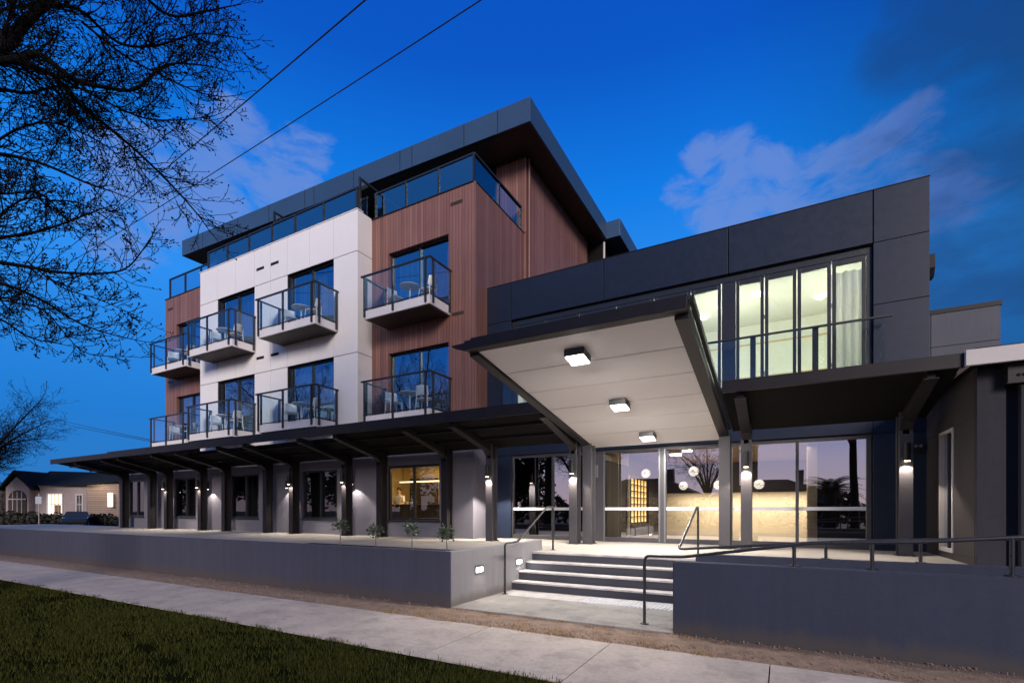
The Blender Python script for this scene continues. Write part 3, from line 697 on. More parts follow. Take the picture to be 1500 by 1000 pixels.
skin_body('shirt', [P(0, 0, .93), P(0, 0, 1.15), P(0, 0, 1.37), P(0, -.01, 1.44), P(.2, 0, 1.4), P(.26, -.04, 1.16), P(-.2, 0, 1.4), P(-.26, -.04, 1.16)], [(0, 1), (1, 2), (2, 3), (2, 4), (4, 5), (2, 6), (6, 7)], [(.17, .13), (.155, .115), (.175, .125), .075, .075, .06, .075, .06], 'shirt', pe)
h = MB(); h.sphere(P(0, .005, 1.70), .108, 14, 8, (.92, 1.05, .9)); h.v = [v for v in h.v]; h.build('hair', 'hair', pe)
fc = MB(); fc.sphere(P(.035, -.118, 1.675), .012, 8, 6); fc.sphere(P(-.035, -.118, 1.675), .012, 8, 6); fc.build('eyes', 'hair', pe)
fc = MB(); fc.sphere(P(0, -.135, 1.64), .02, 8, 6, (.8, 1, 1.3)); fc.build('nose', 'skin', pe)
for sx in (-1, 1):
    hb = MB(); hb.sphere(P(.2 * sx, -.32, 1.095), .04, 10, 7, (1, 1.15, .5))
    for k in range(4):
        fx = .2 * sx + (k - 1.5) * .018; L = (.062, .075, .07, .055)[k]
        hb.tube([P(fx, -.35, 1.1), P(fx, -.35 - L * .6, 1.1), P(fx, -.35 - L, 1.085)], [.009, .008, .006], 6)
    hb.tube([P(.2 * sx - .035 * sx, -.31, 1.1), P(.2 * sx - .06 * sx, -.345, 1.1), P(.2 * sx - .06 * sx, -.37, 1.095)], [.01, .009, .007], 6)
    hb.build('hand', 'skin', pe)

# ------------------------------------------------------------------ balcony furniture
def make_chair():
    t = T('balcony_chair', 'x', 'chair', (0, 0, 0), 'white chairs on the balconies')
    s_ = MB(); n = 7; vs = []
    for j in range(n):
        for i in range(n):
            u, v = i / (n - 1) - .5, j / (n - 1) - .5
            k = 1 - .12 * (abs(u) * 2) ** 4
            vs.append((u * .44, v * .42 * k, .455 - .02 * (1 - (2 * u) ** 2) * (1 - (2 * v) ** 2)))
    vs2 = [(a, b, c - .025) for a, b, c in vs]
    fs = [(j * n + i, j * n + i + 1, (j + 1) * n + i + 1, (j + 1) * n + i) for j in range(n - 1) for i in range(n - 1)]
    rim = [i for i in range(n)] + [j * n + n - 1 for j in range(1, n)] + [(n - 1) * n + i for i in range(n - 2, -1, -1)] + [j * n for j in range(n - 2, 0, -1)]
    fs2 = [tuple(n * n + q for q in f[::-1]) for f in fs] + [(rim[k], n * n + rim[k], n * n + rim[(k + 1) % len(rim)], rim[(k + 1) % len(rim)]) for k in range(len(rim))]
    s_.add(vs + vs2, fs + fs2, True); s_.build('seat', 'white_plastic', t)
    b = MB(); vs = []; m = 8; q = 7
    for j in range(q):
        for i in range(m + 1):
            u = i / m - .5; w_ = .43 * (1 - .1 * (j / (q - 1)) ** 2)
            vs.append((u * w_, .20 + .05 * (j / (q - 1)) - .12 * (2 * u) ** 2 * .5, .52 + .30 * j / (q - 1) + .012 * (1 - (2 * u) ** 2)))
    vs2 = [(x, y + .022, z) for x, y, z in vs]; N = len(vs); r_ = m + 1
    fs = [(j * r_ + i, (j + 1) * r_ + i, (j + 1) * r_ + i + 1, j * r_ + i + 1) for j in range(q - 1) for i in range(m)]
    fs2 = [tuple(N + k for k in f[::-1]) for f in fs]
    ring = [i for i in range(r_)] + [j * r_ + m for j in range(1, q)] + [(q - 1) * r_ + i for i in range(m - 1, -1, -1)] + [j * r_ for j in range(q - 2, 0, -1)]
    fs3 = [(ring[k], ring[(k + 1) % len(ring)], N + ring[(k + 1) % len(ring)], N + ring[k]) for k in range(len(ring))]
    b.add(vs + vs2, fs + fs2 + fs3, True); b.build('backrest', 'white_plastic', t)
    for sx in (-1, 1):
        MB().tube([(sx * .19, -.17, .44), (sx * .205, -.19, .22), (sx * .225, -.215, 0)], [.019, .016, .012], 8).build('leg', 'white_plastic', t)
        MB().tube([(sx * .17, .235, .70), (sx * .18, .2, .45), (sx * .2, .215, .22), (sx * .22, .25, 0)], [.012, .019, .016, .012], 8).build('leg', 'white_plastic', t)
    return t
def make_table():
    t = T('balcony_table', 'x', 'table', (0, 0, 0), 'round tables on the balconies')
    MB().tube([(0, 0, .70), (0, 0, .71), (0, 0, .725), (0, 0, .73)], [.30, .325, .325, .315], 28).build('tabletop', 'white_plastic', t)
    MB().tube([(0, 0, .01), (0, 0, .06), (0, 0, .7)], [.05, .028, .026], 12).build('pedestal', 'white_plastic', t)
    MB().tube([(0, 0, 0), (0, 0, .012), (0, 0, .03)], [.22, .22, .05], 24).build('base', 'white_plastic', t)
    return t
ch0, tb0 = make_chair(), make_table(); first_c = first_t = True
for cx, w, yw, yf, nme in BAL:
    for zt, lv in ((4.61, 'lower'), (8.02, 'upper')):
        ym = yf + .52
        for sx, side, rz in ((-1, 'left', math.radians(70)), (1, 'right', math.radians(-75))):
            o = ch0 if first_c else copy_tree(ch0); first_c = False
            o['label'] = f'white chair at the {side} end of the {lv} balcony on the {nme} bay'
            o.location = (cx + sx * .62 + .12 + R.uniform(-.06, .06), ym + R.uniform(-.04, .1), zt)
            o.rotation_euler = (0, 0, rz + R.uniform(-.25, .25) if not (nme == 'right timber' and lv == 'lower') else (R.uniform(-.2, .2) + (math.radians(60) if sx < 0 else math.radians(185))))
        o = tb0 if first_t else copy_tree(tb0); first_t = False
        o['label'] = f'round white table on the {lv} balcony of the {nme} bay'; o.location = (cx + .1, ym + .05, zt)

# ------------------------------------------------------------------ entrance block
EB = T('entrance_block', 'dark metal clad two storey entrance wing with glass doors and upper folding windows', 'hotel wing', (-2.8, 13.4, TZ))
BX0, BX1, BY, BT = -8.3, 2.74, 13.4, 8.66
U0, U1, UZ0, UZ1 = -7.41, 1.75, 4.62, 7.48
L0, L1, LZ1 = -7.45, 1.75, 3.27
jx = [BX0, -7.43, -4.43, -1.19, 1.765, BX1]
pn = MB(); g = .012
for i in range(5): pn.box(jx[i] + (g if i else 0), jx[i + 1] - (g if i < 4 else 0), BY, BY + .05, UZ1 + .02, BT)
for z0, z1 in ((TZ, 3.25), (3.262, 6.11), (6.122, UZ1 + .008)): pn.box(1.771, BX1, BY, BY + .05, z0, z1)
pn.box(BX0, -7.436, BY, BY + .05, TZ, 3.25); pn.box(BX0, -7.436, BY, BY + .05, 3.262, UZ1 + .008)
for a, b in ((-7.424, -4.436), (-4.424, -1.196), (-1.184, 1.759)): pn.box(a, b, BY, BY + .05, LZ1 + .012, UZ0 - .01)
pn.build('cladding_panel', 'dark_panel', EB, .004)
bk = MB(); bk.box(BX0 + .002, BX1 - .01, BY + .051, BY + .25, UZ1, BT - .01); bk.box(1.76, BX1 - .01, BY + .051, BY + .25, TZ, UZ1); bk.box(BX0 + .002, -7.43, BY + .051, BY + .25, TZ, UZ1); bk.box(-7.43, 1.76, BY + .051, BY + .25, LZ1, UZ0)
bk.build('backing', 'joint', EB)
sd_ = MB(); sd_.box(BX1 - .02, BX1, BY + .052, 24, TZ, BT - .003); sd_.box(BX0, BX1 - .02, 23.8, 24, TZ, BT - .004); sd_.build('side_wall', 'dark_panel', EB)
MB().box(BX0 + .01, BX1 - .02, BY + .25, 23.8, BT - .35, BT - .15).build('roof_deck', 'joint', EB)
MB().box(BX0, BX1 + .01, BY - .012, BY + .27, BT, BT + .02).build('coping', 'steel', EB, .004)
rh = MB(); rh.prism([(BY + .5, 6.9), (BY + .5, 7.2), (BY + .9, 7.2), (BY + .9, 6.9), (BY + .8, 6.72), (BY + .6, 6.72)], BX1 + .001, BX1 + .2, 'x'); rh.build('rain_head', 'steel', EB, .01)
MB().tube([(BX1 + .09, BY + .7, 6.75), (BX1 + .09, BY + .7, 4.3)], .045, 10).build('downpipe', 'steel', EB)
# upper folding windows
mm = [-6.3, -5.2, -4.1, -3.05, -2.1, -1.19, -.385, .305, 1.0]
fr = MB(); yf = BY + .1
fr.box(U0 - .02, U1 + .01, yf, yf + .12, UZ1 - .16, UZ1); fr.box(U0 - .02, U1 + .01, yf, yf + .12, UZ0, UZ0 + .06)
fr.box(U0 - .02, U0 + .06, yf, yf + .12, UZ0 + .06, UZ1 - .16); fr.box(U1 - .09, U1 + .01, yf, yf + .12, UZ0 + .06, UZ1 - .16)
fo = fr.build('folding_window', 'frame', EB, .004)
ed = [U0 + .06] + mm + [U1 - .09]
for i in range(len(ed) - 1):
    a, b = ed[i], ed[i + 1]; a += .012; b -= .012
    if abs(ed[i] + 1.19) < .01: a += .16
    if abs(ed[i + 1] + 1.19) < .01: b -= .17
    s_ = MB(); fw = .075; z0, z1 = UZ0 + .062, UZ1 - .162
    s_.box(a, a + fw, yf + .015, yf + .075, z0, z1); s_.box(b - fw, b, yf + .015, yf + .075, z0, z1)
    s_.box(a + fw, b - fw, yf + .015, yf + .075, z1 - .12, z1); s_.box(a + fw, b - fw, yf + .015, yf + .075, z0, z0 + .1)
    s_.build('sash', 'frame', fo, .003)
    MB().quad((a + fw, yf + .045, z0 + .1), (b - fw, yf + .045, z0 + .1), (b - fw, yf + .045, z1 - .12), (a + fw, yf + .045, z1 - .12)).build('pane', 'pane_upper', fo)
MB().box(-1.35, -1.03, yf + .012, yf + .1, UZ0 + .06, UZ1 - .16).build('jamb', 'frame', fo)
hg = MB()
for m in (-2.1, -.385, 1.0):
    for z in (UZ1 - .17, 6.3, UZ0 + .3): hg.box(m - .01, m + .01, yf + .0, yf + .016, z - .05, z + .05)
hg.build('hinge', 'alu', fo)
# Juliet balustrade
jb = MB(); JY = 13.12
jb.box(-7.56, 2.06, JY - .03, JY + .03, 5.72, 5.76)
jo = jb.build('juliet_rail', 'frame', EB, .003)
for x in (-6.6, -4.9, -3.3, -1.7, -.62, .66): MB().box(x - .06, x + .06, JY + .02, JY + .07, 4.55, 5.72).build('post', 'frame', jo)
MB().quad((-7.56, JY, 4.5), (1.93, JY, 4.5), (1.93, JY, 5.72), (-7.56, JY, 5.72)).build('glass_panel', 'juliet', jo)
MB().box(-7.56, 1.95, JY - .04, BY - .001, 4.42, 4.5).build('ledge', 'dark_panel', EB)
# upper room
UR = T('upper_room', 'pale lit function room behind the upper folding windows', 'room', (-2.8, 17, 4.55))
a, b, y0, y1, z0, z1 = -7.6, 2.6, 13.66, 19, 4.5, 8.0
MB().add([(a, y0, z0), (b, y0, z0), (b, y1, z0), (a, y1, z0), (a, y0, z1), (b, y0, z1), (b, y1, z1), (a, y1, z1)], [(1, 5, 6, 2), (2, 6, 7, 3), (3, 7, 4, 0)]).build('wall', 'room_pale', UR)
MB().box(a, b, y0, y1, z0 - .06, z0 - .003).build('floor', 'carpet', UR); 
cl = MB(); cl.box(a, b, y0, y1, z1 + .003, z1 + .05); cl.build('ceiling', 'room_pale', UR)
tr_ = MB(); tr_.box(a + .003, b - .003, y1 - .06, y1 - .002, 6.15, 6.2); tr_.box(a + .003, b - .003, y1 - .04, y1 - .002, 7.3, 7.35); tr_.build('picture_rail', 'ochre', UR)
light('room_glow', 'POINT', (-1.6, 16.4, 6.3), 200, (.99, 1, .84), UR, shadow_soft_size=.4)
light('room_glow', 'POINT', (1.2, 16.4, 6.3), 150, (.99, 1, .84), UR, shadow_soft_size=.4)
light('room_glow', 'POINT', (-5.6, 16.2, 6.3), 110, (.95, .97, .95), UR, shadow_soft_size=.4)
for x, y in ((-.6, 16.3), (-2.3, 17.4), (1.0, 17.4)): MB().cyl(x, y, 7.94, 7.996, .11, 16).build('downlight', 'lamp_white', UR)
def drape(x0, x1, y, z0, z1, m, parent):
    c_ = MB(); n = int((x1 - x0) / .025); vs = []
    for i in range(n + 1):
        xx = x0 + (x1 - x0) * i / n; yy = y + .045 * math.sin(i * .95) + .02 * math.sin(i * .37)
        vs += [(xx, yy, z0), (xx, yy, z1)]
    c_.add(vs, [(2 * i, 2 * i + 2, 2 * i + 3, 2 * i + 1) for i in range(n)], True); return c_.build('curtain', m, parent)
drape(1.02, 1.9, 13.95, 4.52, 7.2, 'drape', UR); drape(-7.3, -6.2, 13.95, 4.52, 7.2, 'drape', UR)
# lobby
LB = T('lobby', 'warm lit hotel lobby behind the entrance glass', 'room', (-1.5, 17, TZ))
MB().box(-8.2, 2.7, 13.6, 21.2, TZ - .04, TZ + .006).build('floor', 'lobby_floor', LB)
MB().box(-8.2, 2.7, 13.66, 21.2, 3.42, 3.48).build('ceiling', 'lath', LB)
cw = MB(); cw.box(-4.4, 2.7, 21.0, 21.2, TZ, 2.25); cw.box(.62, .86, 16.2, 16.6, TZ, 3.42); cw.build('cream_wall', 'cream', LB)
lw = MB(); lw.box(-4.62, -4.43, 13.7, 15.9, TZ, 3.0); lw.box(-8.29, -4.62, 15.3, 15.5, TZ, 3.42); lw.box(-8.29, -8.21, 13.66, 15.3, TZ, 3.42); lw.box(-4.62, -4.43, 18.75, 21, TZ, 3.42); lw.box(-4.62, -4.43, 15.9, 18.75, 2.72, 3.42); lw.box(-4.4, 2.7, 21.0, 21.2, 2.252, 3.42); lw.build('walnut_wall', 'walnut', LB)  # last box: dimness of the upper back wall put into dark walnut
MB().box(-4.64, -4.40, 13.7, 15.9, 3.0, 3.42).box(-4.5, -4.38, 15.78, 15.98, TZ, 2.72).build('cream_surround', 'cream', LB)
gwl = MB(); gwl.box(.86, 2.68, 16.25, 16.45, TZ, 3.42); gwl.build('grey_wall', 'brown_render', LB)
nb = MB(); nb.box(-4.62, -4.5, 15.98, 18.7, 1.14, 2.66); nb.build('niche_glow', 'niche', LB)
ng = MB()
for k in range(7): yy = 15.98 + 2.7 * k / 6; ng.box(-4.499, -4.47, yy - .035, yy + .035, 1.1, 2.7)
for k in range(8): zz = 1.12 + 1.54 * k / 7; ng.box(-4.497, -4.475, 15.96, 18.7, zz - .014, zz + .014)
ng.build('niche_grid', 'walnut', LB)
MB().box(-4.62, -4.34, 15.98, 18.72, TZ, 1.09).build('base_cabinet', 'walnut', LB)
light('lobby_glow', 'AREA', (-1.4, 17.6, 3.36), 170, (1, .84, .6), LB, size=4.2, size_y=3.8, shape='RECTANGLE')
light('lobby_wash', 'AREA', (-1.2, 20.3, 2.24), 200, (1, .88, .68), LB, size=5, size_y=.3, shape='RECTANGLE')
def pendant(px, py, Y, label):
    a_ = (px - CX) / F_PX; d = Y / (CS + SN * a_); p = at(px, py, d)
    t = T('pendant_lamp', label, 'pendant lamp', (p.x, p.y, 3.42), 'globe pendants in the lobby')
    MB().sphere(p, .15, 18, 12).build('globe', 'globe', t)
    wr = MB()
    for k in range(16):
        a = k * .9 + .2; ax = Vector((math.sin(a) * math.cos(k * 2.1), math.sin(a) * math.sin(k * 2.1), math.cos(a))).normalized()
        u = ax.orthogonal().normalized(); v_ = ax.cross(u)
        pts = [p + (u * math.cos(6.2832 * i / 24) + v_ * math.sin(6.2832 * i / 24)) * .165 for i in range(25)]
        wr.tube(pts, .0028, 4, False)
    wr.build('wire_cage', 'galv', t)
    MB().tube([p + Vector((0, 0, .19)), (p.x, p.y, 3.42)], .006, 6).build('cord', 'cable', t)
pendant(946, 693, 17.0, 'glowing wire globe pendant in front of the niche wall')
pendant(1016, 690, 16.2, 'largest glowing wire globe pendant, in the middle door pane')
pendant(1001, 711, 18.6, 'small glowing globe pendant below the largest one')
pendant(1052, 710, 18.2, 'glowing globe pendant half hidden by the right canopy column')
pendant(1112, 709, 17.6, 'glowing globe pendant just right of the slim awning post')
# entrance glazing
gl = MB(); yg = BY + .09; z0, z1 = TZ + .006, LZ1
gl.box(L0, L1, yg, yg + .11, z1 - .09, z1); gl.box(L0, L1, yg, yg + .11, z0, z0 + .12)
mu = [(-7.45, .09), (-6.05, .06), (-4.62, .34), (-2.83, .2), (-1.15, .1), (.31, .07), (1.7, .09)]
for x, w in mu: gl.box(x - w / 2, x + w / 2, yg - .003, yg + .113, z0 + .12, z1 - .09)
go = gl.build('entrance_glazing', 'steel_grey', EB, .004); go['label'] = 'full height glazed entrance front with steel frames'
for (xa, wa), (xb, wb) in zip(mu, mu[1:]):
    a, b = xa + wa / 2, xb - wb / 2
    MB().quad((a, yg + .05, z0 + .12), (b, yg + .05, z0 + .12), (b, yg + .05, z1 - .09), (a, yg + .05, z1 - .09)).build('pane', 'pane_entry', go)
    MB().quad((a, yg + .046, 1.56), (b, yg + .046, 1.56), (b, yg + .046, 1.645), (a, yg + .046, 1.645)).build('safety_stripe', 'sticker', go)
for x in (-4.44, -2.9, -2.76): MB().box(x - .02, x + .02, yg - .02, yg - .004, z0 + .02, z1 - .05).build('door_track', 'alu', go)
MB().box(-4.72, -4.62, yg - .035, yg - .004, 2.5, 2.85).build('card_reader', 'alu', go, .004)

# ------------------------------------------------------------------ awning along the street front
AW = T('street_awning', 'long dark steel awning on posts along the hotel ground floor', 'awning', (-14, 12, TZ))
COLX = [-28.9, -26.25, -24.8, -22.05, -20.31, -17.58, -16.03, -13.25, -11.63, -8.97, -7.38, -4.8, -.7, 2.1]
AF = 10.0
for i, (a, b) in enumerate(((-31.1, -4.62), (-1.0, 2.48))):
    f = MB(); f.box(a, b, AF, AF + .07, 3.78, 4.0); f.box(a, b, AF + .07, AF + .16, 3.80, 3.815); f.box(a, b, AF + .07, AF + .16, 3.965, 3.98)
    f.build('fascia', 'steel', AW, .006)
    if i == 0: MB().box(-25.5, b, AF + .075, AF + .12, 4.0, 4.06).build('gutter_lip', 'steel', AW)
def zb(y): return 3.86 - (y - 10.) * .19
ends = [-31.1] + [x for x in COLX if x < -4.9] + [-4.62]
opens = {5, 6, 7, 8}
def deck(a, b, y0, parent):
    return MB().hexa([(a, y0, zb(y0)), (b, y0, zb(y0)), (b, 12.44, zb(12.44)), (a, 12.44, zb(12.44))], [(a, y0, zb(y0) + .06), (b, y0, zb(y0) + .06), (b, 12.44, zb(12.44) + .06), (a, 12.44, zb(12.44) + .06)]).build('roof_sheet', 'soffit_dark', parent)
for i in range(len(ends) - 1): deck(ends[i] + .004, ends[i + 1] - .004, 10.62 if i in opens else 10.165, AW)
deck(-1.0, 2.48, 10.165, AW)
for y in (10.7, 11.5):
    MB().box(-31.0, -4.65, y, y + .06, zb(y) - .07, zb(y) - .004).build('purlin', 'steel', AW)
for x in COLX:
    right = x > -1.5
    c_ = MB()      # H section: two flanges and a web
    c_.box(x - .11, x + .11, 12.0, 12.03, TZ, 3.55); c_.box(x - .11, x + .11, 12.27, 12.30, TZ, 3.55); c_.box(x - .03, x + .03, 12.03, 12.27, TZ, 3.55)
    co = c_.build('post', 'steel_grey' if x > -8 else 'steel', AW, .004)
    MB().box(x - .14, x + .14, 11.95, 12.35, TZ, TZ + .014).build('base_plate', 'steel', co)
    w = MB(); w.prism([(10.165, 3.70), (10.5, 3.62), (11.85, 3.28), (12.0, 3.14), (12.0, 3.04), (12.31, 3.04), (12.31, 3.62), (12.2, 3.62), (10.165, 3.83)], x - .055, x + .055, 'x')
    for (ya, za), (yb_, zb_) in (((10.165, 3.698), (10.5, 3.618)), ((10.5, 3.618), (11.85, 3.278)), ((11.85, 3.278), (11.998, 3.138))):
        w.hexa([(x - .1, ya, za - .018), (x + .1, ya, za - .018), (x + .1, yb_, zb_ - .018), (x - .1, yb_, zb_ - .018)], [(x - .1, ya, za), (x + .1, ya, za), (x + .1, yb_, zb_), (x - .1, yb_, zb_)])
    w.build('bracket', 'steel', AW, .004)
# column lamps
labs = {2: 'lit cylinder lamp on the third awning post from the left', 3: 'lit cylinder lamp on the fourth awning post from the left', 6: 'lit cylinder lamp on the awning post left of the dark third window',
        7: 'lit cylinder lamp on the awning post right of the dark fourth window', 10: 'lit cylinder lamp on the post at the end of the grey wall', 11: 'lit cylinder lamp on the post left of the entrance doors',
        12: 'lit cylinder lamp on the slim post right of the canopy', 13: 'lit cylinder lamp on the far right post near the low building'}
for i, lb in labs.items():
    x = COLX[i]; y = 11.91; t = T('post_lamp', lb, 'wall lamp', (x, 12.0, 2.5), 'lamps on the awning posts')
    xl_ = x; b = MB(); b.cyl(xl_, y, 2.52, 2.86, .055, 18); b.box(xl_ - .02, xl_ + .03, 11.96, 11.999, 2.62, 2.78); b.build('lamp_body', 'steel', t)
    MB().cyl(xl_, y, 2.508, 2.519, .045, 18).build('lens', 'lamp_warm', t)
    light('lamp_beam', 'SPOT', (x, y - .01, 2.495), 150 if x < 0 else 85, (1, .87, .70), t, spot_size=math.radians(118), spot_blend=.3, shadow_soft_size=.035)
    if i in (3, 7, 10):      # an added, unseen lamp behind the post washes the wall
        b = MB(); b.cyl(x, 12.36, 2.47, 2.8, .05, 18); b.box(x - .03, x + .03, 12.301, 12.33, 2.6, 2.75); b.build('lamp_body', 'steel', t)
        MB().cyl(x, 12.36, 2.458, 2.469, .04, 18).build('lens', 'lamp_warm', t)
        light('lamp_beam', 'SPOT', (x, 12.37, 2.445), 85 if i != 10 else 560, (1, .9, .78), t, spot_size=math.radians(116 if i != 10 else 130), spot_blend=.3, shadow_soft_size=.03)
for x, lb in ((-16.87, 'added lamp washing the grey wall, hidden behind the awning post left of the fourth window'), (-25.5, 'added lamp washing the grey wall, hidden behind the third awning post from the left')):  # added unseen lamps that throw the light cones on the wall
    t = T('hidden_wash_lamp', lb, 'wall lamp', (x, 12.6, 2.5), 'added lamps washing the grey wall')
    b = MB(); b.cyl(x, 12.45, 2.42, 2.7, .05, 18); b.box(x - .03, x + .03, 12.49, 12.599, 2.52, 2.64); b.build('lamp_body', 'steel', t)
    MB().cyl(x, 12.45, 2.408, 2.419, .04, 18).build('lens', 'lamp_warm', t)
    light('lamp_beam', 'SPOT', (x, 12.44, 2.395), 70, (1, .9, .78), t, spot_size=math.radians(104), spot_blend=.35, shadow_soft_size=.03)

# ------------------------------------------------------------------ entrance canopy
CN = T('entrance_canopy', 'sloping porch canopy with pale lined underside over the entrance steps', 'canopy', (-2.85, 9.8, TZ))
def cz(y): return 4.206 - (y - 6.87) * .166
CX0, CX1, CY0, CY1 = -4.43, -1.28, 6.87, 12.66
sf = MB(); js = [CY0, 7.78, 8.72, 9.68, 10.63, 11.55, CY1]
for a, b in zip(js, js[1:]):
    a2, b2 = a + .011, b - .011
    sf.hexa([(CX0 + .002, a2, cz(a2)), (CX1 - .002, a2, cz(a2)), (CX1 - .002, b2, cz(b2)), (CX0 + .002, b2, cz(b2))], [(CX0 + .002, a2, cz(a2) + .02), (CX1 - .002, a2, cz(a2) + .02), (CX1 - .002, b2, cz(b2) + .02), (CX0 + .002, b2, cz(b2) + .02)])
sf.build('soffit', 'soffit_white', CN, .002)
def slab(x0, x1, y0, y1, o0, o1, m, name, bev=.006):
    return MB().hexa([(x0, y0, cz(y0) + o0), (x1, y0, cz(y0) + o0), (x1, y1, cz(y1) + o0), (x0, y1, cz(y1) + o0)], [(x0, y0, cz(y0) + o1), (x1, y0, cz(y0) + o1), (x1, y1, cz(y1) + o1), (x0, y1, cz(y1) + o1)]).build(name, m, CN, bev)
slab(CX0 - .15, CX1 + .15, CY0, CY1, .022, .10, 'steel', 'roof_sheet')
slab(CX1, CX1 + .19, CY0 - .0, CY1, -.07, .02, 'steel', 'beam'); slab(CX1 + .02, CX1 + .17, CY0, CY1, .021, .2, 'steel', 'beam')
slab(CX0 - .17, CX0, CY0, CY1, -.06, .19, 'steel', 'beam')
fb = MB(); fb.prism([(6.70, 4.215), (6.868, 4.195), (6.868, 4.36), (6.70, 4.36)], CX0 - .17, CX1 + .19, 'x'); fb.build('front_beam', 'steel', CN, .006)
MB().prism([(-4.6, 4.22), (-4.86, 4.30), (-4.86, 4.32), (-4.6, 4.33)], 6.71, 6.85, 'y').build('beam_tip', 'steel', CN)
slab(CX1 + .2, CX1 + .26, CY0 - .05, CY1 - .4, .1, .2, 'steel', 'gutter')
fl = MB(); fl.box(CX0 - .1, CX1 + .19, 6.78, 6.9, 4.365, 4.42); fl.build('flashing', 'steel', CN, .003)
for x in (-4.48, -1.16):
    c_ = MB(); c_.box(x - .12, x + .12, 12.17, 12.2, TZ, 3.3); c_.box(x - .12, x + .12, 12.47, 12.5, TZ, 3.3); c_.box(x - .05, x + .05, 12.2, 12.47, TZ, 3.3)
    co = c_.build('post', 'steel_grey', CN, .004)
    MB().box(x - .15, x + .15, 12.12, 12.55, TZ, TZ + .014).build('base_plate', 'steel', co)
# ceiling lamps
def clamp(px, py, label):
    d = at(px, py, 1.) - Vector((0, 0, EYE)); k = (4.206 + .166 * 6.87 - EYE) / (d.z + .166 * d.y); p = d * k
    y, x = p.y, p.x; z = cz(y)
    t = T('ceiling_lamp', label, 'ceiling lamp', (x, y, z), 'square lamps under the entrance canopy')
    b = MB(); s_ = .17
    def ring(q, dz): return [(x - q, y - q, cz(y - q) + dz), (x + q, y - q, cz(y - q) + dz), (x + q, y + q, cz(y + q) + dz), (x - q, y + q, cz(y + q) + dz)]
    b.hexa(ring(s_, -.115), ring(s_ + .0, -.001)); b.build('lamp_body', 'frame', t, .012)
    l = MB(); l.hexa(ring(s_ - .02, -.135), ring(s_ - .015, -.1155)); l.build('lens', 'lamp_white', t, .006)
    light('lamp_light', 'AREA', (x, y, z - .15), 205, (1, .94, .86), t, size=.3, rot=(math.radians(9.4), 0, 0))
clamp(846, 516, 'square lit ceiling lamp nearest the front edge of the canopy')
clamp(908, 588, 'square lit ceiling lamp in the middle of the canopy')
clamp(949, 635, 'square lit ceiling lamp closest to the entrance doors')

# ------------------------------------------------------------------ low building on the right
LR = T('low_building', 'low rendered building, edge dimming painted dark, with pale fascia at the right edge', 'building', (5, 12, TZ))
SX = 2.68
w = MB(); wall_cells(w, [10.4, 11.47, 12.34, 13.38], [TZ - .6, .8, 3.05, 4.15], 0, .25, [(11.47, 12.34, .8, 3.05)])
w.v = [Vector((SX + v.y, v.x, v.z)) for v in w.v]; w.f = [f[::-1] for f in w.f]
w.build('side_wall', 'brown_render', LR, .006)
MB().box(SX + .004, 9, 10.38, 10.398, -.1, 4.15).build('front_wall', 'edge_dim_render', LR, .006)
MB().box(SX + .001, SX + .34, 10.29, 10.379, -.1, 4.05).box(SX + .78, 9, 10.34, 10.379, -.1, 4.05).build('pilaster', 'edge_dim_render', LR, .006)
e = MB(); e.box(2.46, 9, 9.92, 9.99, 3.78, 4.02); e.box(2.46, 2.53, 9.99, 13.38, 3.78, 4.02); e.build('fascia', 'trim_white', LR, .005)
MB().box(2.535, 9, 9.995, 13.38, 3.9, 4.0).build('roof_sheet', 'soffit_dark', LR)
MB().box(2.54, 9, 10.0, 10.37, 3.82, 3.86).box(2.54, SX - .001, 10.37, 13.37, 3.82, 3.86).build('eaves', 'soffit_dark', LR)
wf = MB(); z0, z1 = .8, 3.05
for a, b in ((11.47, 11.53), (12.28, 12.34)): wf.box(SX - .02, SX + .08, a, b, z0, z1)
wf.box(SX - .02, SX + .08, 11.53, 12.28, z1 - .06, z1); wf.box(SX - .02, SX + .08, 11.53, 12.28, z0, z0 + .07)
wo = wf.build('window', 'trim_white', LR, .004)
MB().box(SX + .01, SX + .07, 11.85, 11.91, z0 + .07, z1 - .06).build('mullion', 'frame', wo)
MB().quad((SX + .05, 11.53, z0 + .07), (SX + .05, 12.28, z0 + .07), (SX + .05, 12.28, z1 - .06), (SX + .05, 11.53, z1 - .06)).build('pane', 'pane_dark', wo)
MB().box(SX + .26, SX + .8, 11.4, 12.4, .7, 3.1).build('room_interior', 'room_dark', wo)
rh = MB(); rh.box(SX + .3, SX + .78, 10.10, 10.285, 3.48, 3.74); rh.box(SX + .27, SX + .81, 10.08, 10.287, 3.74, 3.79); ho = rh.build('rain_head', 'steel', LR, .006)
ov = MB()
for k in range(4): ov.tube([(SX + .42 + k * .06, 10.099, 3.6), (SX + .42 + k * .06, 10.094, 3.6)], .024, 12)
ov.tube([(SX + .67, 10.099, 3.615), (SX + .67, 10.094, 3.615)], .03, 12)
ov.build('overflow_hole', 'soffit_dark', ho)
MB().box(SX + .47, SX + .60, 10.17, 10.285, .0, 3.48).build('downpipe', 'edge_dim_render', LR, .006)
t = T('bulkhead_lamp', 'unlit box lamp on the low building at the right edge', 'wall lamp', (SX + .95, 10.34, 2.9))
MB().box(SX + .8, SX + 1.25, 10.24, 10.339, 2.85, 3.08).build('lamp_body', 'steel', t, .01)
MB().box(SX + .84, SX + 1.22, 10.215, 10.239, 2.9, 3.03).build('lens', 'galv', t, .006)
t = T('security_camera', 'small dark box camera on the wall under the low eaves', 'camera', (2.6, 13.3, 3.0))
MB().box(2.42, 2.60, 13.18, 13.3, 2.82, 3.0).build('housing', 'steel', t, .01); MB().box(2.47, 2.6, 13.3, 13.399, 2.9, 2.95).build('bracket', 'steel', t)
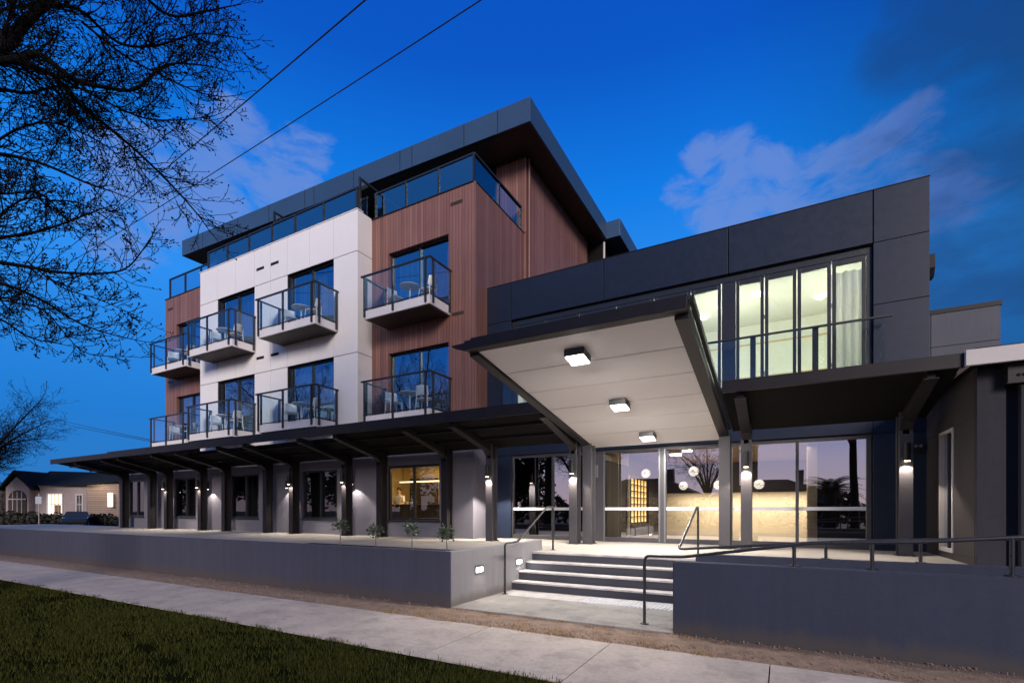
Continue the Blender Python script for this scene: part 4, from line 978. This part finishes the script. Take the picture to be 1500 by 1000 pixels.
MB().tube([(2.47, 13.18, 2.92), (2.47, 13.165, 2.92)], .03, 12).build('lens', 'alu', t); MB().tube([(2.55, 13.18, 2.92), (2.55, 13.165, 2.92)], .03, 12).build('lens', 'alu', t)
# grey block behind
RB = T('rear_block', 'grey panelled block rising behind the low building', 'building', (4, 22, 0))
rb = MB()
for i, (a, b) in enumerate(((1.0, 4.52), (4.54, 6.32))):
    for z0, z1 in ((.0, 4.6), (4.62, 7.2), (7.22, 8.35)): rb.box(a, b, 22, 22.05, z0, z1)
rb.build('wall_panel', 'rear_concrete', RB)
MB().box(1, 6.3, 22.051, 30, 0, 8.34).build('core', 'joint', RB); MB().box(.98, 6.36, 21.97, 30, 8.352, 8.5).build('coping', 'steel', RB)

# ------------------------------------------------------------------ saplings in the bed
def sapling(px, py, Y, hgt, label):
    a_ = (px - CX) / F_PX; d = Y / (CS + SN * a_); p = at(px, py, d)
    t = T('sapling', label, 'young tree', (p.x, Y, .75), 'young trees in the raised bed')
    b = Vector((p.x, Y, .74)); top = b + Vector((R.uniform(-.03, .03), R.uniform(-.03, .03), hgt))
    tk = MB(); tk.tube([b, b.lerp(top, .4) + Vector((.012, 0, 0)), b.lerp(top, .85)], [.012, .009, .007], 7)
    for k in range(6):
        q = b.lerp(top, .62 + .06 * k); tk.tube([q, q + Vector((R.uniform(-.08, .08), R.uniform(-.08, .08), R.uniform(.03, .1)))], [.005, .003], 5)
    tk.build('trunk', 'sapling_bark', t)
    l = MB(); c0 = b.lerp(top, .82)
    for k in range(150):
        v = Vector((R.gauss(0, 1), R.gauss(0, 1), R.gauss(0, .8))).normalized() * (R.random() ** .45)
        q = c0 + Vector((v.x * .115, v.y * .115, v.z * .12)) + Vector((.05 * math.sin(k), .05 * math.cos(k * 1.7), .03 * math.sin(k * .7)))
        dr = (v + Vector((R.uniform(-.6, .6), R.uniform(-.6, .6), R.uniform(-.2, .7)))).normalized(); sd2 = dr.orthogonal().normalized() * R.uniform(.011, .018); L = R.uniform(.04, .075)
        n_ = dr.cross(sd2).normalized() * .006
        l.add([q, q + dr * L * .5 + sd2 + n_, q + dr * L, q + dr * L * .5 - sd2 + n_], [(0, 1, 2), (0, 2, 3)])
    l.build('crown', 'leaf', t)
sapling(497, 795, 7.0, .62, 'leafy sapling standing furthest left along the wall top')
sapling(550, 790, 7.4, .50, 'short leafy sapling before the grey wall beside the lit window')
sapling(603, 803, 6.95, .60, 'leafy sapling in front of the lit cafe window')
sapling(655, 803, 7.0, .53, 'leafy sapling nearest the corner of the bed and steps')

# ------------------------------------------------------------------ bare trees
class Tree:
    def __init__(s, seed, size=1.): s.wood = MB(); s.buds = MB(); s.r = random.Random(seed); s.size = size
    def limb(s, pts, r0, r1, n=7):
        P_ = [Vector(p) for p in pts]; out = []
        for i in range(len(P_) - 1):     # Catmull-Rom
            p0, p1, p2, p3 = P_[max(0, i - 1)], P_[i], P_[i + 1], P_[min(len(P_) - 1, i + 2)]
            for k in range(5):
                u = k / 5
                out.append(.5 * ((2 * p1) + (p2 - p0) * u + (2 * p0 - 5 * p1 + 4 * p2 - p3) * u * u + (3 * p1 - p0 - 3 * p2 + p3) * u ** 3))
        out.append(P_[-1]); m = len(out)
        s.wood.tube(out, [r0 + (r1 - r0) * (i / (m - 1)) ** .8 for i in range(m)], n)
        return out
    def bud(s, p, d, L):
        a = d.orthogonal().normalized() * L * .3; b = d.cross(a).normalized() * L * .3; m = p + d * L * .42
        s.buds.add([p, m + a, m + b, m - a, m - b, p + d * L], [(0, 2, 1), (0, 3, 2), (0, 4, 3), (0, 1, 4), (1, 2, 5), (2, 3, 5), (3, 4, 5), (4, 1, 5)])
    def shoot(s, p, d, L, r, lev, up=.25):
        q = s.r; n = max(3, int(L / (.11 * s.size)) + 1); pts = [p]; dd = d.normalized(); kids = []
        for i in range(n):
            dd = (dd + Vector((q.uniform(-1, 1), q.uniform(-1, 1), q.uniform(-1, 1))) * .2 + Vector((0, 0, up * .12 * (1 + i / n)))).normalized()
            pts.append(pts[-1] + dd * L / n); kids.append((pts[-1].copy(), dd.copy(), i / n))
        rm = .0041 * s.size ** .6; r = max(r, rm * 1.25); s.wood.tube(pts, [max(rm, r * (1 - .6 * i / n)) for i in range(n + 1)], 4 if lev > 0 else 3, False)
        if lev == 0:
            for _ in range(q.choice((0, 1, 1, 2))):
                s.bud(pts[-1], (dd + Vector((q.uniform(-.6, .6), q.uniform(-.6, .6), q.uniform(-.3, .7)))).normalized(), q.uniform(.022, .052) * s.size)
            for k in kids[1:-1]:
                if q.random() < .12: s.bud(k[0], (k[1].orthogonal().normalized() + k[1] * .5).normalized(), .024 * s.size)
            return
        for (kp, kd, u) in kids:
            if q.random() < (.62 if lev > 1 else .72):
                o = kd.orthogonal().normalized(); o = Matrix.Rotation(q.uniform(0, 6.283), 3, kd) @ o
                s.shoot(kp, (kd * .75 + o * q.uniform(.5, .95)).normalized(), L * q.uniform(.3, .55) * (1.1 - .4 * u), r * .55, lev - 1, up)
        s.shoot(pts[-1], dd, L * .35, r * .45, lev - 1, up)
    def dress(s, pts, step, L, r, lev=2, up=.25, start=.1, vary=.4):
        q = s.r; acc = 0; tot = sum((b - a).length for a, b in zip(pts, pts[1:])); run = 0
        for a, b in zip(pts, pts[1:]):
            seg = (b - a).length; run += seg; acc += seg
            if run / tot < start: continue
            while acc > step:
                acc -= step; d = (b - a).normalized(); o = Matrix.Rotation(q.uniform(0, 6.283), 3, d) @ d.orthogonal().normalized()
                f = 1.1 - .5 * run / tot
                s.shoot(b.lerp(a, q.random()), (d * .55 + o * q.uniform(.6, 1.)).normalized(), L * f * q.uniform(1 - vary, 1 + vary), r * f, lev, up)
tr1 = Tree(3)
G = [  # limbs as surveyed: (points as bearings with distance, radius start, end, shoot length)
    ([(-330, 260, 6.6), (-200, 170, 6.6), (-60, 95, 6.7), (0, 58, 6.8), (32, 38, 6.9), (68, 4, 7.0), (130, -60, 7.2), (220, -110, 7.5)], .17, .05, .9),
    ([(-60, 95, 6.7), (20, 82, 6.8), (62, 86, 6.9), (105, 108, 7.0), (150, 128, 7.1), (195, 124, 7.3), (245, 98, 7.5), (300, 100, 7.7)], .10, .012, .8),
    ([(-20, 80, 6.8), (40, 95, 7.0), (82, 112, 7.2), (118, 155, 7.4), (165, 190, 7.6), (210, 234, 7.9), (252, 275, 8.2), (290, 312, 8.4), (308, 330, 8.5)], .075, .010, .75),
    ([(68, 4, 7.0), (120, 25, 7.2), (170, 60, 7.4), (225, 62, 7.6), (290, 50, 7.8), (340, 55, 7.9)], .05, .010, .7),
    ([(130, -60, 7.2), (190, -20, 7.4), (250, 20, 7.6), (300, 20, 7.8), (335, 10, 8.0)], .06, .012, .7),
    ([(118, 30, 7.2), (180, 75, 7.5), (235, 105, 7.7), (290, 140, 7.9), (318, 142, 8.0)], .03, .009, .6),
    ([(-200, 170, 6.6), (-80, 150, 6.9), (0, 141, 7.1), (40, 136, 7.3), (85, 126, 7.5), (130, 130, 7.7)], .07, .012, .7),
    ([(82, 112, 7.2), (150, 150, 7.5), (215, 175, 7.8), (270, 180, 8.0), (310, 165, 8.1)], .032, .009, .6),
    ([(-260, 250, 6.8), (-120, 230, 7.0), (-20, 225, 7.2), (60, 240, 7.5), (120, 262, 7.8), (165, 275, 8.0)], .075, .012, .7),
    ([(-300, 330, 6.9), (-150, 330, 7.1), (-30, 345, 7.3), (40, 340, 7.5), (90, 325, 7.8), (150, 305, 8.0)], .07, .012, .6),
    ([(-320, 350, 6.8), (-160, 360, 7.1), (0, 379, 7.4), (45, 386, 7.6), (90, 396, 7.8), (150, 402, 8.0), (190, 384, 8.2), (218, 348, 8.3)], .075, .009, .55),
    ([(-320, 380, 6.8), (-150, 390, 7.1), (0, 411, 7.4), (62, 434, 7.7), (112, 465, 8.0), (150, 492, 8.2), (205, 495, 8.4)], .06, .007, .5),
    ([(-300, 430, 6.7), (-120, 440, 7.0), (0, 472, 7.4), (40, 490, 7.6), (85, 505, 7.8)], .05, .007, .45),
    ([(40, 386, 7.6), (90, 420, 7.8), (140, 440, 8.0), (200, 462, 8.2)], .02, .007, .4),
    ([(-150, 390, 7.1), (-60, 430, 7.3), (20, 440, 7.5), (70, 462, 7.8), (120, 510, 8.0), (170, 522, 8.2)], .03, .007, .4),
    ([(-40, 345, 7.3), (30, 300, 7.5), (80, 290, 7.7), (120, 300, 7.9), (170, 330, 8.1)], .028, .008, .5),
    ([(-20, 225, 7.2), (40, 190, 7.4), (90, 185, 7.6), (150, 215, 7.8), (200, 245, 8.0)], .032, .009, .6),
    ([(0, 58, 6.8), (20, 20, 6.8), (30, -30, 6.9), (60, -90, 7.0)], .05, .02, .7),
    ([(-100, 60, 7.0), (-20, 20, 7.2), (40, 0, 7.4), (90, -20, 7.6)], .05, .015, .7),
    ([(-100, 285, 7.3), (0, 285, 7.5), (60, 280, 7.8), (110, 330, 8.0)], .035, .009, .6),
]
for pts, r0, r1, L in G:
    cp_ = tr1.limb([at(*p) + Vector((R.uniform(-.05, .05), R.uniform(-.05, .05), R.uniform(-.06, .06))) for p in pts], r0 * (.72 if r0 > .1 else .6), r1 * .8)
    tr1.dress(cp_, .058, L * .9, .0105, 2, .3, .08)
    tr1.shoot(cp_[-1], cp_[-1] - cp_[-3], .45, r1 * .8, 1)
TB = at(-330, 260, 6.6)
tr0 = T('street_tree', 'large bare street tree reaching in from the top left', 'tree', (TB.x, TB.y, 0))
tk = MB(); base = Vector((TB.x - .2, TB.y - .1, -.05))
tk.tube([base, base + Vector((.02, 0, .3)), base.lerp(TB, .4), base.lerp(TB, .8), TB + Vector((0, 0, .1))], [.42, .3, .25, .22, .19], 14)
for q in (at(-300, 330, 6.9), at(-320, 350, 6.8), at(-320, 380, 6.8), at(-300, 430, 6.7), at(-260, 250, 6.8), at(-200, 170, 6.6)):
    tk.tube([base.lerp(TB, .62) + Vector((0, 0, -.2)), base.lerp(TB, .75).lerp(q, .5), q], [.12, .09, .075], 8)
tk.tube([TB, TB + Vector((-.6, -.5, 1.8)), TB + Vector((-1.6, -1.2, 3.6))], [.18, .12, .05], 9); tk.tube([TB, TB + Vector((-.1, .6, 2.0)), TB + Vector((.2, 1.0, 4.0))], [.15, .1, .04], 9)
tk.build('trunk', 'bark', tr0)
tr1.wood.build('crown', 'bark', tr0); tr1.buds.build('bud_cluster', 'bud', tr0)

def auto_tree(name, label, base, h, seed, rad, spread=.6, step=.5, size=2.2):
    t = T(name, label, 'tree', base); tr = Tree(seed, size); q = tr.r; b = Vector(base)
    top = b + Vector((q.uniform(-.3, .3), q.uniform(-.3, .3), h * .38))
    tk = MB(); tk.tube([b - Vector((0, 0, .1)), b.lerp(top, .5), top], [rad * 1.3, rad, rad * .85], 10); tk.build('trunk', 'bark', t)
    for k in range(9):
        a = 6.283 * k / 9 + q.uniform(-.3, .3); s_ = h * spread * q.uniform(.45, .8)
        p1 = top + Vector((math.cos(a) * s_ * .35, math.sin(a) * s_ * .35, h * .2)); p2 = top + Vector((math.cos(a) * s_, math.sin(a) * s_, h * q.uniform(.25, .58)))
        cp_ = tr.limb([top - Vector((0, 0, h * .1)), p1, p2], rad * .6, rad * .1)
        tr.dress(cp_, step, h * .2, rad * .09, 2, .3, .2)
    tr.wood.build('crown', 'bark', t); tr.buds.build('bud_cluster', 'bud', t); return t
p = at(-40, 770, 44)
auto_tree('bare_tree', 'dark bare tree beyond the white house at the far left', (p.x, p.y, 0), 12.6, 12, .3, .62, .2, 2.6)

# ------------------------------------------------------------------ house at the far left, in its own frame
HD = 50.
H = T('house', 'small rendered house with arched door and dark tiled roof at the far left', 'house', at(90, 768.7, HD))
Hb = at(90, 768.7, HD); Hb.z = 0
RV, FV = Vector((CS, SN, 0)), Vector((-SN, CS, 0))
K = HD / F_PX
def hx(px): return (px - 90) * K
def hz(py): return EYE + (HY - py) * K
HM = Matrix(((CS, -SN, 0, Hb.x), (SN, CS, 0, Hb.y), (0, 0, 1, 0), (0, 0, 0, 1)))
H.location = Hb
def hb(mb, name, m, parent=H, bev=0.): return mb.xf(HM).build(name, m, parent, bev)
zE, zT = hz(710), hz(688.5)
w = MB(); w.box(hx(52), hx(127), 0, 7, 0, zE); hb(w, 'wall', 'stucco')
w = MB(); xl, xr, xm = hx(19), hx(52), hx(34); zg = hz(695)
w.prism([(xl, 0), (xr, 0), (xr, hz(714)), (xm, zg - .25), (xl, hz(714))], -.7, 6, 'y'); hb(w, 'gable_wall', 'stucco')
w = MB(); w.hexa([(hx(127), .05, 0), (hx(163), 1.9, 0), (hx(163), 7, 0), (hx(127), 7, 0)], [(hx(127), .05, zE), (hx(163), 1.9, zE + .3), (hx(163), 7, zE + .3), (hx(127), 7, zE)]); hb(w, 'side_wall', 'weatherboard')
r_ = MB(); e_ = hz(711)
r_.add([(hx(40), -.5, e_), (hx(131), -.5, e_), (hx(166), 1.6, hz(703)), (hx(166), 8, e_), (hx(15), 8, e_), (hx(26), 3.5, zT + .2), (hx(128), 3.5, zT)], [(0, 1, 6, 5), (1, 2, 6), (2, 3, 6), (3, 4, 5, 6), (4, 0, 5)])
r_.prism([(xl - .5, hz(718)), (xm, zg + .1), (xr + .5, hz(718)), (xr + .45, hz(715)), (xm, zg + .4), (xl - .55, hz(715))], -1.0, 3.4, 'y')
hb(r_, 'roof', 'roof_tile')
# arched door
ad = MB(); ax, hw, zs_ = hx(36.5), hx(50) - hx(37), hz(731)
pts = [(ax - hw, .0), (ax + hw, .0)] + [(ax + hw * math.cos(a), zs_ + hw * 1.0 * math.sin(a)) for a in [math.pi * k / 12 for k in range(13)]]
ad.prism(pts, -.78, -.705, 'y'); ado = hb(ad, 'door', 'room_brown')
gm = MB()
for k in (-.5, 0, .5): gm.box(ax + hw * k - .03, ax + hw * k + .03, -.80, -.781, .1, zs_ + hw * .8)
gm.box(ax - hw + .02, ax + hw - .02, -.8, -.781, zs_ - .05, zs_ + .05); hb(gm, 'glazing_bar', 'galv', ado)
# windows
def hwin(x0, x1, y0, y1, yy, lit, bars):
    a, b, c_, d_ = hx(x0), hx(x1), hz(y1), hz(y0); f = MB(); g_ = .13
    f.box(a - g_, a, yy - .06, yy - .002, c_ - g_, d_ + g_); f.box(b, b + g_, yy - .06, yy - .002, c_ - g_, d_ + g_); f.box(a, b, yy - .06, yy - .002, d_, d_ + g_); f.box(a, b, yy - .06, yy - .002, c_ - g_, c_)
    for k in range(1, bars): f.box(a + (b - a) * k / bars - .025, a + (b - a) * k / bars + .025, yy - .05, yy - .02, c_, d_)
    f.box(a, b, yy - .048, yy - .022, (c_ + d_) / 2 - .03, (c_ + d_) / 2 + .03)
    fo = hb(f, 'window', 'trim_white'); hb(MB().quad((a, yy - .012, c_), (b, yy - .012, c_), (b, yy - .012, d_), (a, yy - .012, d_)), 'pane', 'house_window' if lit else 'pane_dark', fo)
    return fo, (a, b, c_, d_)
wo, (a, b, c_, d_) = hwin(70.5, 91, 723.5, 752, 0, True, 4)
bl = MB(); bl.box(a + (b - a) * .45, b - .1, -.03, -.014, c_, c_ + .9); hb(bl, 'blind', 'lath', wo)
hwin(113, 120.5, 725, 752, 0, False, 2); 
dw = MB(); dw.box(hx(147), hx(154), .9, 1.0, hz(742), hz(721)); hb(dw, 'side_window', 'house_window')
t = light('porch_light', 'POINT', HM @ Vector((hx(150), -.2, hz(709))), 70, (1, .82, .6), H, shadow_soft_size=.2)
light('porch_light', 'POINT', HM @ Vector((hx(62), -2.2, hz(716))), 25, (1, .8, .75), H, shadow_soft_size=.3)
# hedge
def hedge(px0, px1, D, y0, label, seed):
    q = random.Random(seed); l = MB(); core = MB(); a, b = (px0 - CX) * D / F_PX, (px1 - CX) * D / F_PX
    n = int((b - a) / .7) + 1
    for i in range(n):
        cx = a + (b - a) * (i + .5) / n; hh = EYE + (HY - y0) * D / F_PX + q.uniform(-.22, .18)
        c0 = RV * cx + FV * D
        core.sphere((c0.x, c0.y, hh * .47), .5, 8, 6, (1, 1, hh * .9))
        for k in range(150):
            v = Vector((q.gauss(0, 1), q.gauss(0, 1), q.gauss(0, 1))).normalized()
            p_ = Vector((c0.x + v.x * .62, c0.y + v.y * .62, max(.02, hh * .5 + v.z * hh * .52)))
            d1 = Vector((q.uniform(-1, 1), q.uniform(-1, 1), q.uniform(-1, 1))).normalized() * .11; d2 = d1.orthogonal().normalized() * .07
            l.add([p_ - d1, p_ + d2, p_ + d1, p_ - d2], [(0, 1, 2, 3)])
    t = T('hedge', label, 'hedge', RV * ((a + b) / 2) + FV * D); core.build('core', 'soil', t); l.build('foliage', 'hedge_leaf', t)
hedge(-30, 53, 46.5, 751, 'dark clipped hedge in front of the arched door', 4)
hedge(58, 98, 47, 753, 'dark hedge below the lit house window', 5)
hedge(128, 172, 46, 754, 'dark hedge between the parked car and the hotel', 6)
hedge(-60, 18, 56, 706, 'tall dark shrubbery left of the small house', 8)
# street sign seen from behind
sp = at(57, 769, 44); sp.z = 0
t = T('street_sign', 'pale blank sign plate on a slim pole before the small house', 'sign', sp)
MB().tube([sp, sp + Vector((0, 0, 3.0))], .035, 8).build('pole', 'galv', t)
pl = MB(); pl.box(-.28, .28, -.045, -.036, 2.1, 2.75); pl.xf(Matrix(((CS, -SN, 0, sp.x), (SN, CS, 0, sp.y), (0, 0, 1, 0), (0, 0, 0, 1)))); pl.build('plate', 'sign_back', t)
# parked car, three-quarter rear
cp0 = at(114, 772, 44); cp0.z = -.04
CM = Matrix.Translation(cp0) @ Matrix.Rotation(TH + math.radians(35), 4, 'Z')
t = T('parked_car', 'dark parked car with red tail lights beside the hedges', 'car', cp0)
def cbuild(mb, n, m, p=t, bev=0.): return mb.xf(CM).build(n, m, p, bev)
side = [(-2.1, .35), (-2.15, .75), (-2.0, .98), (-1.55, 1.02), (-1.0, 1.44), (.45, 1.46), (1.15, 1.0), (2.0, .86), (2.15, .6), (2.1, .32)]
cb = MB(); n = len(side); vs = []
for yy, k, zk in ((-.86, .97, .0), (-.80, 1., .0), (.80, 1., .0), (.86, .97, .0)):
    for (sx, sz) in side:
        tp_ = max(0, sz - 1.0) * .32
        vs.append((sx * k, yy - math.copysign(tp_, yy), sz))
cb.add(vs, [(j * n + i, j * n + (i + 1) % n, (j + 1) * n + (i + 1) % n, (j + 1) * n + i) for j in range(3) for i in range(n)] + [tuple(range(n))[::-1], tuple(range(3 * n, 4 * n))]); cb.xf(Matrix.Rotation(math.radians(-90), 4, 'Z'))
cbuild(cb, 'body', 'car_paint', t, .05)
rot = Matrix.Rotation(math.radians(-90), 4, 'Z')
g_ = MB(); g_.add([(-1.56, -.68, 1.05), (-1.56, .68, 1.05), (-1.06, .6, 1.41), (-1.06, -.6, 1.41)], [(0, 1, 2, 3)]); g_.v = [v + Vector((-.02, 0, .02)) for v in g_.v]; g_.xf(rot); cbuild(g_, 'rear_window', 'pane_dark')
for s_ in (-1, 1):
    g_ = MB(); g_.box(-2.17, -2.1, s_ * .5, s_ * .82, .68, .86); g_.xf(rot); cbuild(g_, 'tail_light', 'tail')
    g_ = MB(); g_.add([(-1.35, s_ * .858, 1.04), (.95, s_ * .858, 1.04), (.4, s_ * .745, 1.4), (-.98, s_ * .745, 1.4)], [(0, 1, 2, 3)]); g_.xf(rot); cbuild(g_, 'side_window', 'pane_dark')
    for x in (-1.32, 1.35):
        wh = MB(); wh.tube([(x, s_ * .66, .32), (x, s_ * .88, .32)], .32, 18); wh.xf(rot); wo = cbuild(wh, 'wheel', 'tyre')
        wh = MB(); wh.tube([(x, s_ * .881, .32), (x, s_ * .895, .32)], .2, 14); wh.xf(rot); cbuild(wh, 'rim', 'galv', wo)
# overhead cables
def cable(p0, p1, sag, r, label):
    pts = []
    for i in range(25):
        u = i / 24; q = p0.lerp(p1, u); q.z -= sag * 4 * u * (1 - u); pts.append(q)
    tag(MB().tube(pts, r, 6).build('power_cable', 'cable'), label, 'cable', 'overhead cables')
cable(at(600, -55, 7.5), at(60, 395, 26), .1, .013, 'upper black overhead cable passing through the bare tree')
cable(at(800, -62, 8.5), at(60, 410, 26), .1, .013, 'lower black overhead cable crossing in front of the roof')
cable(at(35, 601, 60), at(232, 646, 30), .15, .02, 'higher thin cable running to the left end of the hotel')
cable(at(35, 606, 60), at(232, 648, 30), .15, .02, 'lower thin cable running to the left end of the hotel')

# ------------------------------------------------------------------ across the street (seen mirrored in the glass)
def far_house(x, y, w, d, hw, hr, label):
    t = T('house', label, 'house', (x, y, 0), 'houses mirrored in the entrance glass')
    MB().box(x - w / 2, x + w / 2, y - d / 2, y + d / 2, 0, hw).build('wall', 'stucco', t)
    r_ = MB(); a, b, c_, d2 = x - w / 2 - .5, x + w / 2 + .5, y - d / 2 - .5, y + d / 2 + .5; m = d / 2
    r_.add([(a, c_, hw), (b, c_, hw), (b, d2, hw), (a, d2, hw), (a + m, y, hr), (b - m, y, hr)], [(0, 1, 5, 4), (1, 2, 5), (2, 3, 4, 5), (3, 0, 4), (3, 2, 1, 0)]); r_.build('roof', 'roof_tile', t)
    f = MB()
    for k in (-.3, .28): f.box(x + w * k - .7, x + w * k + .7, y + d / 2 + .002, y + d / 2 + .06, .9, 2.2)
    f.build('window', 'frame', t); MB().box(x + w * .2, x + w * .2 + .7, y - .35, y + .35, hr - 1, hr + .9).build('chimney', 'brick_dark', t)
far_house(-13, -26, 12, 9, 2.8, 4.9, 'hipped house across the street, mirrored in the left entrance pane')
far_house(-1, -31, 11, 9, 2.8, 4.7, 'hipped house across the street, mirrored in the middle entrance panes')
far_house(18, -30, 12, 9, 2.8, 4.6, 'hipped house across the street, mirrored right of the palm')
auto_tree('bare_tree', 'bare street tree mirrored in the right timber bay windows', (-24.5, -4, 0), 15, 71, .26, .55, .5, 2.4)
auto_tree('bare_tree', 'bare street tree mirrored in the white bay windows', (-36, -4, 0), 15, 72, .26, .55, .5, 2.4)
pt = T('palm_tree', 'palm tree across the street, mirrored in the right entrance pane', 'palm', (3.3, -19, 0))
MB().tube([(3.3, -19, -.1), (3.32, -19, 1.5), (3.3, -19, 3.0)], [.42, .36, .4], 12).build('trunk', 'bark', pt)
fr = MB(); q = random.Random(5)
for k in range(46):
    a = 2.4 * k; el_ = 1.25 - 1.35 * k / 46; L = q.uniform(2.2, 3.0); base = Vector((3.3, -19, 3.0)); pts = []
    for i in range(9):
        u = i / 8; e2 = el_ - 1.15 * u * u
        pts.append(base + Vector((math.cos(a) * math.cos(el_ - .5 * u * u) * L * u, math.sin(a) * math.cos(el_ - .5 * u * u) * L * u, L * u * math.sin(el_) - .55 * L * u * u)))
    fr.tube(pts, [.03 - .024 * i / 8 for i in range(9)], 4, False)
    for i in range(1, 9):
        t_ = (pts[i] - pts[i - 1]).normalized(); sdv = t_.cross(Vector((0, 0, 1))).normalized()
        for s_ in (-1, 1):
            for w_ in (0, .5):
                o_ = pts[i - 1].lerp(pts[i], w_); tip = o_ + (sdv * s_ * .75 + t_ * .6 + Vector((0, 0, -.18))).normalized() * .62 * (1.15 - .6 * i / 8)
                fr.add([o_, o_ + t_ * .13, tip], [(0, 1, 2)])
fr.build('crown', 'palm_leaf', pt)
auto_tree('bare_tree', 'bare tree across the street, mirrored at the right edge of the entrance glass', (3.7, -7.2, 0), 19, 21, .19, .6, .6, 2.6)
auto_tree('bare_tree', 'bare tree across the street, mirrored in the middle entrance panes', (-5.5, -17, 0), 9, 33, .2, .6, .6, 2.6)
auto_tree('bare_tree', 'bare tree across the street, mirrored in the dark ground floor windows', (-15, -12, 0), 11, 41, .26, .6, .6, 2.6)
def leafy_tree(x, y, h, rad, seed, label):
    q = random.Random(seed); t = T('leafy_tree', label, 'tree', (x, y, 0), 'dark trees mirrored in the ground floor windows')
    MB().tube([(x, y, -.1), (x, y, h * .45), (x, y, h * .7)], [.3, .22, .08], 8).build('trunk', 'bark', t)
    l = MB(); cl_ = [(Vector((q.uniform(-1, 1) * rad * .7, q.uniform(-1, 1) * rad * .7, h * q.uniform(.28, .88))), rad * q.uniform(.35, .6)) for _ in range(14)]
    for k in range(1900):
        c_, rr = q.choice(cl_); v = Vector((q.gauss(0, 1), q.gauss(0, 1), q.gauss(0, 1))).normalized() * rr * q.random() ** .4
        p_ = Vector((x, y, 0)) + c_ + v; d1 = Vector((q.uniform(-1, 1), q.uniform(-1, 1), q.uniform(-1, 1))).normalized() * .32; d2 = d1.orthogonal().normalized() * .2
        l.add([p_ - d1, p_ + d2, p_ + d1, p_ - d2], [(0, 1, 2, 3)])
    l.build('crown', 'hedge_leaf', t)
for k, (x, y, h, rd_) in enumerate(((-23, -15, 8, 3.2), (-31, -19, 7.5, 3.6), (-40, -17, 10, 4.4), (-50, -20, 9, 4.2), (-60, -18, 11, 4.6), (-72, -22, 10, 4.6), (-86, -20, 11, 5))):
    leafy_tree(x, y, h, rd_, 50 + k, 'dark tree across the street, mirrored in the unlit ground floor windows')
hd = MB(); q = random.Random(9)
for k in range(7000):
    x_ = q.uniform(-40, 34); hgt = 1.9 + .7 * math.sin(x_ * .5) + .5 * math.sin(x_ * 1.7)
    p_ = Vector((x_, -21.5 + q.uniform(-.8, .8), q.random() ** .6 * hgt)); d1 = Vector((q.uniform(-1, 1), q.uniform(-1, 1), q.uniform(-1, 1))).normalized() * .3; d2 = d1.orthogonal().normalized() * .22
    hd.add([p_ - d1, p_ + d2, p_ + d1, p_ - d2], [(0, 1, 2, 3)])
tag(hd.build('shrubbery', 'hedge_leaf'), 'dark band of garden shrubbery across the street, mirrored in the glass', 'shrubs', kind='stuff')

# ------------------------------------------------------------------ camera and render
cam = bpy.data.cameras.new('camera'); co = bpy.data.objects.new('camera', cam); C.objects.link(co)
cam.sensor_fit = 'HORIZONTAL'; cam.sensor_width = 36; cam.lens = F_PX / 1500 * 36; cam.shift_y = (HY - 500) / 1500
cam.clip_end = 2000; cam.clip_start = .05
co.location = (0, 0, EYE); co.rotation_euler = (math.pi / 2, 0, TH)
sc = bpy.context.scene; sc.camera = co
sc.view_settings.view_transform = 'Standard'; sc.view_settings.look = 'None'; sc.view_settings.exposure = 0; sc.view_settings.gamma = 1
sc.render.engine = 'CYCLES'
cy = sc.cycles; cy.use_denoising = True
try: cy.denoiser = 'OPENIMAGEDENOISE'
except Exception: pass
cy.max_bounces = 8; cy.transparent_max_bounces = 24; cy.diffuse_bounces = 4; cy.glossy_bounces = 4; cy.sample_clamp_indirect = 6; cy.caustics_reflective = False; cy.caustics_refractive = False
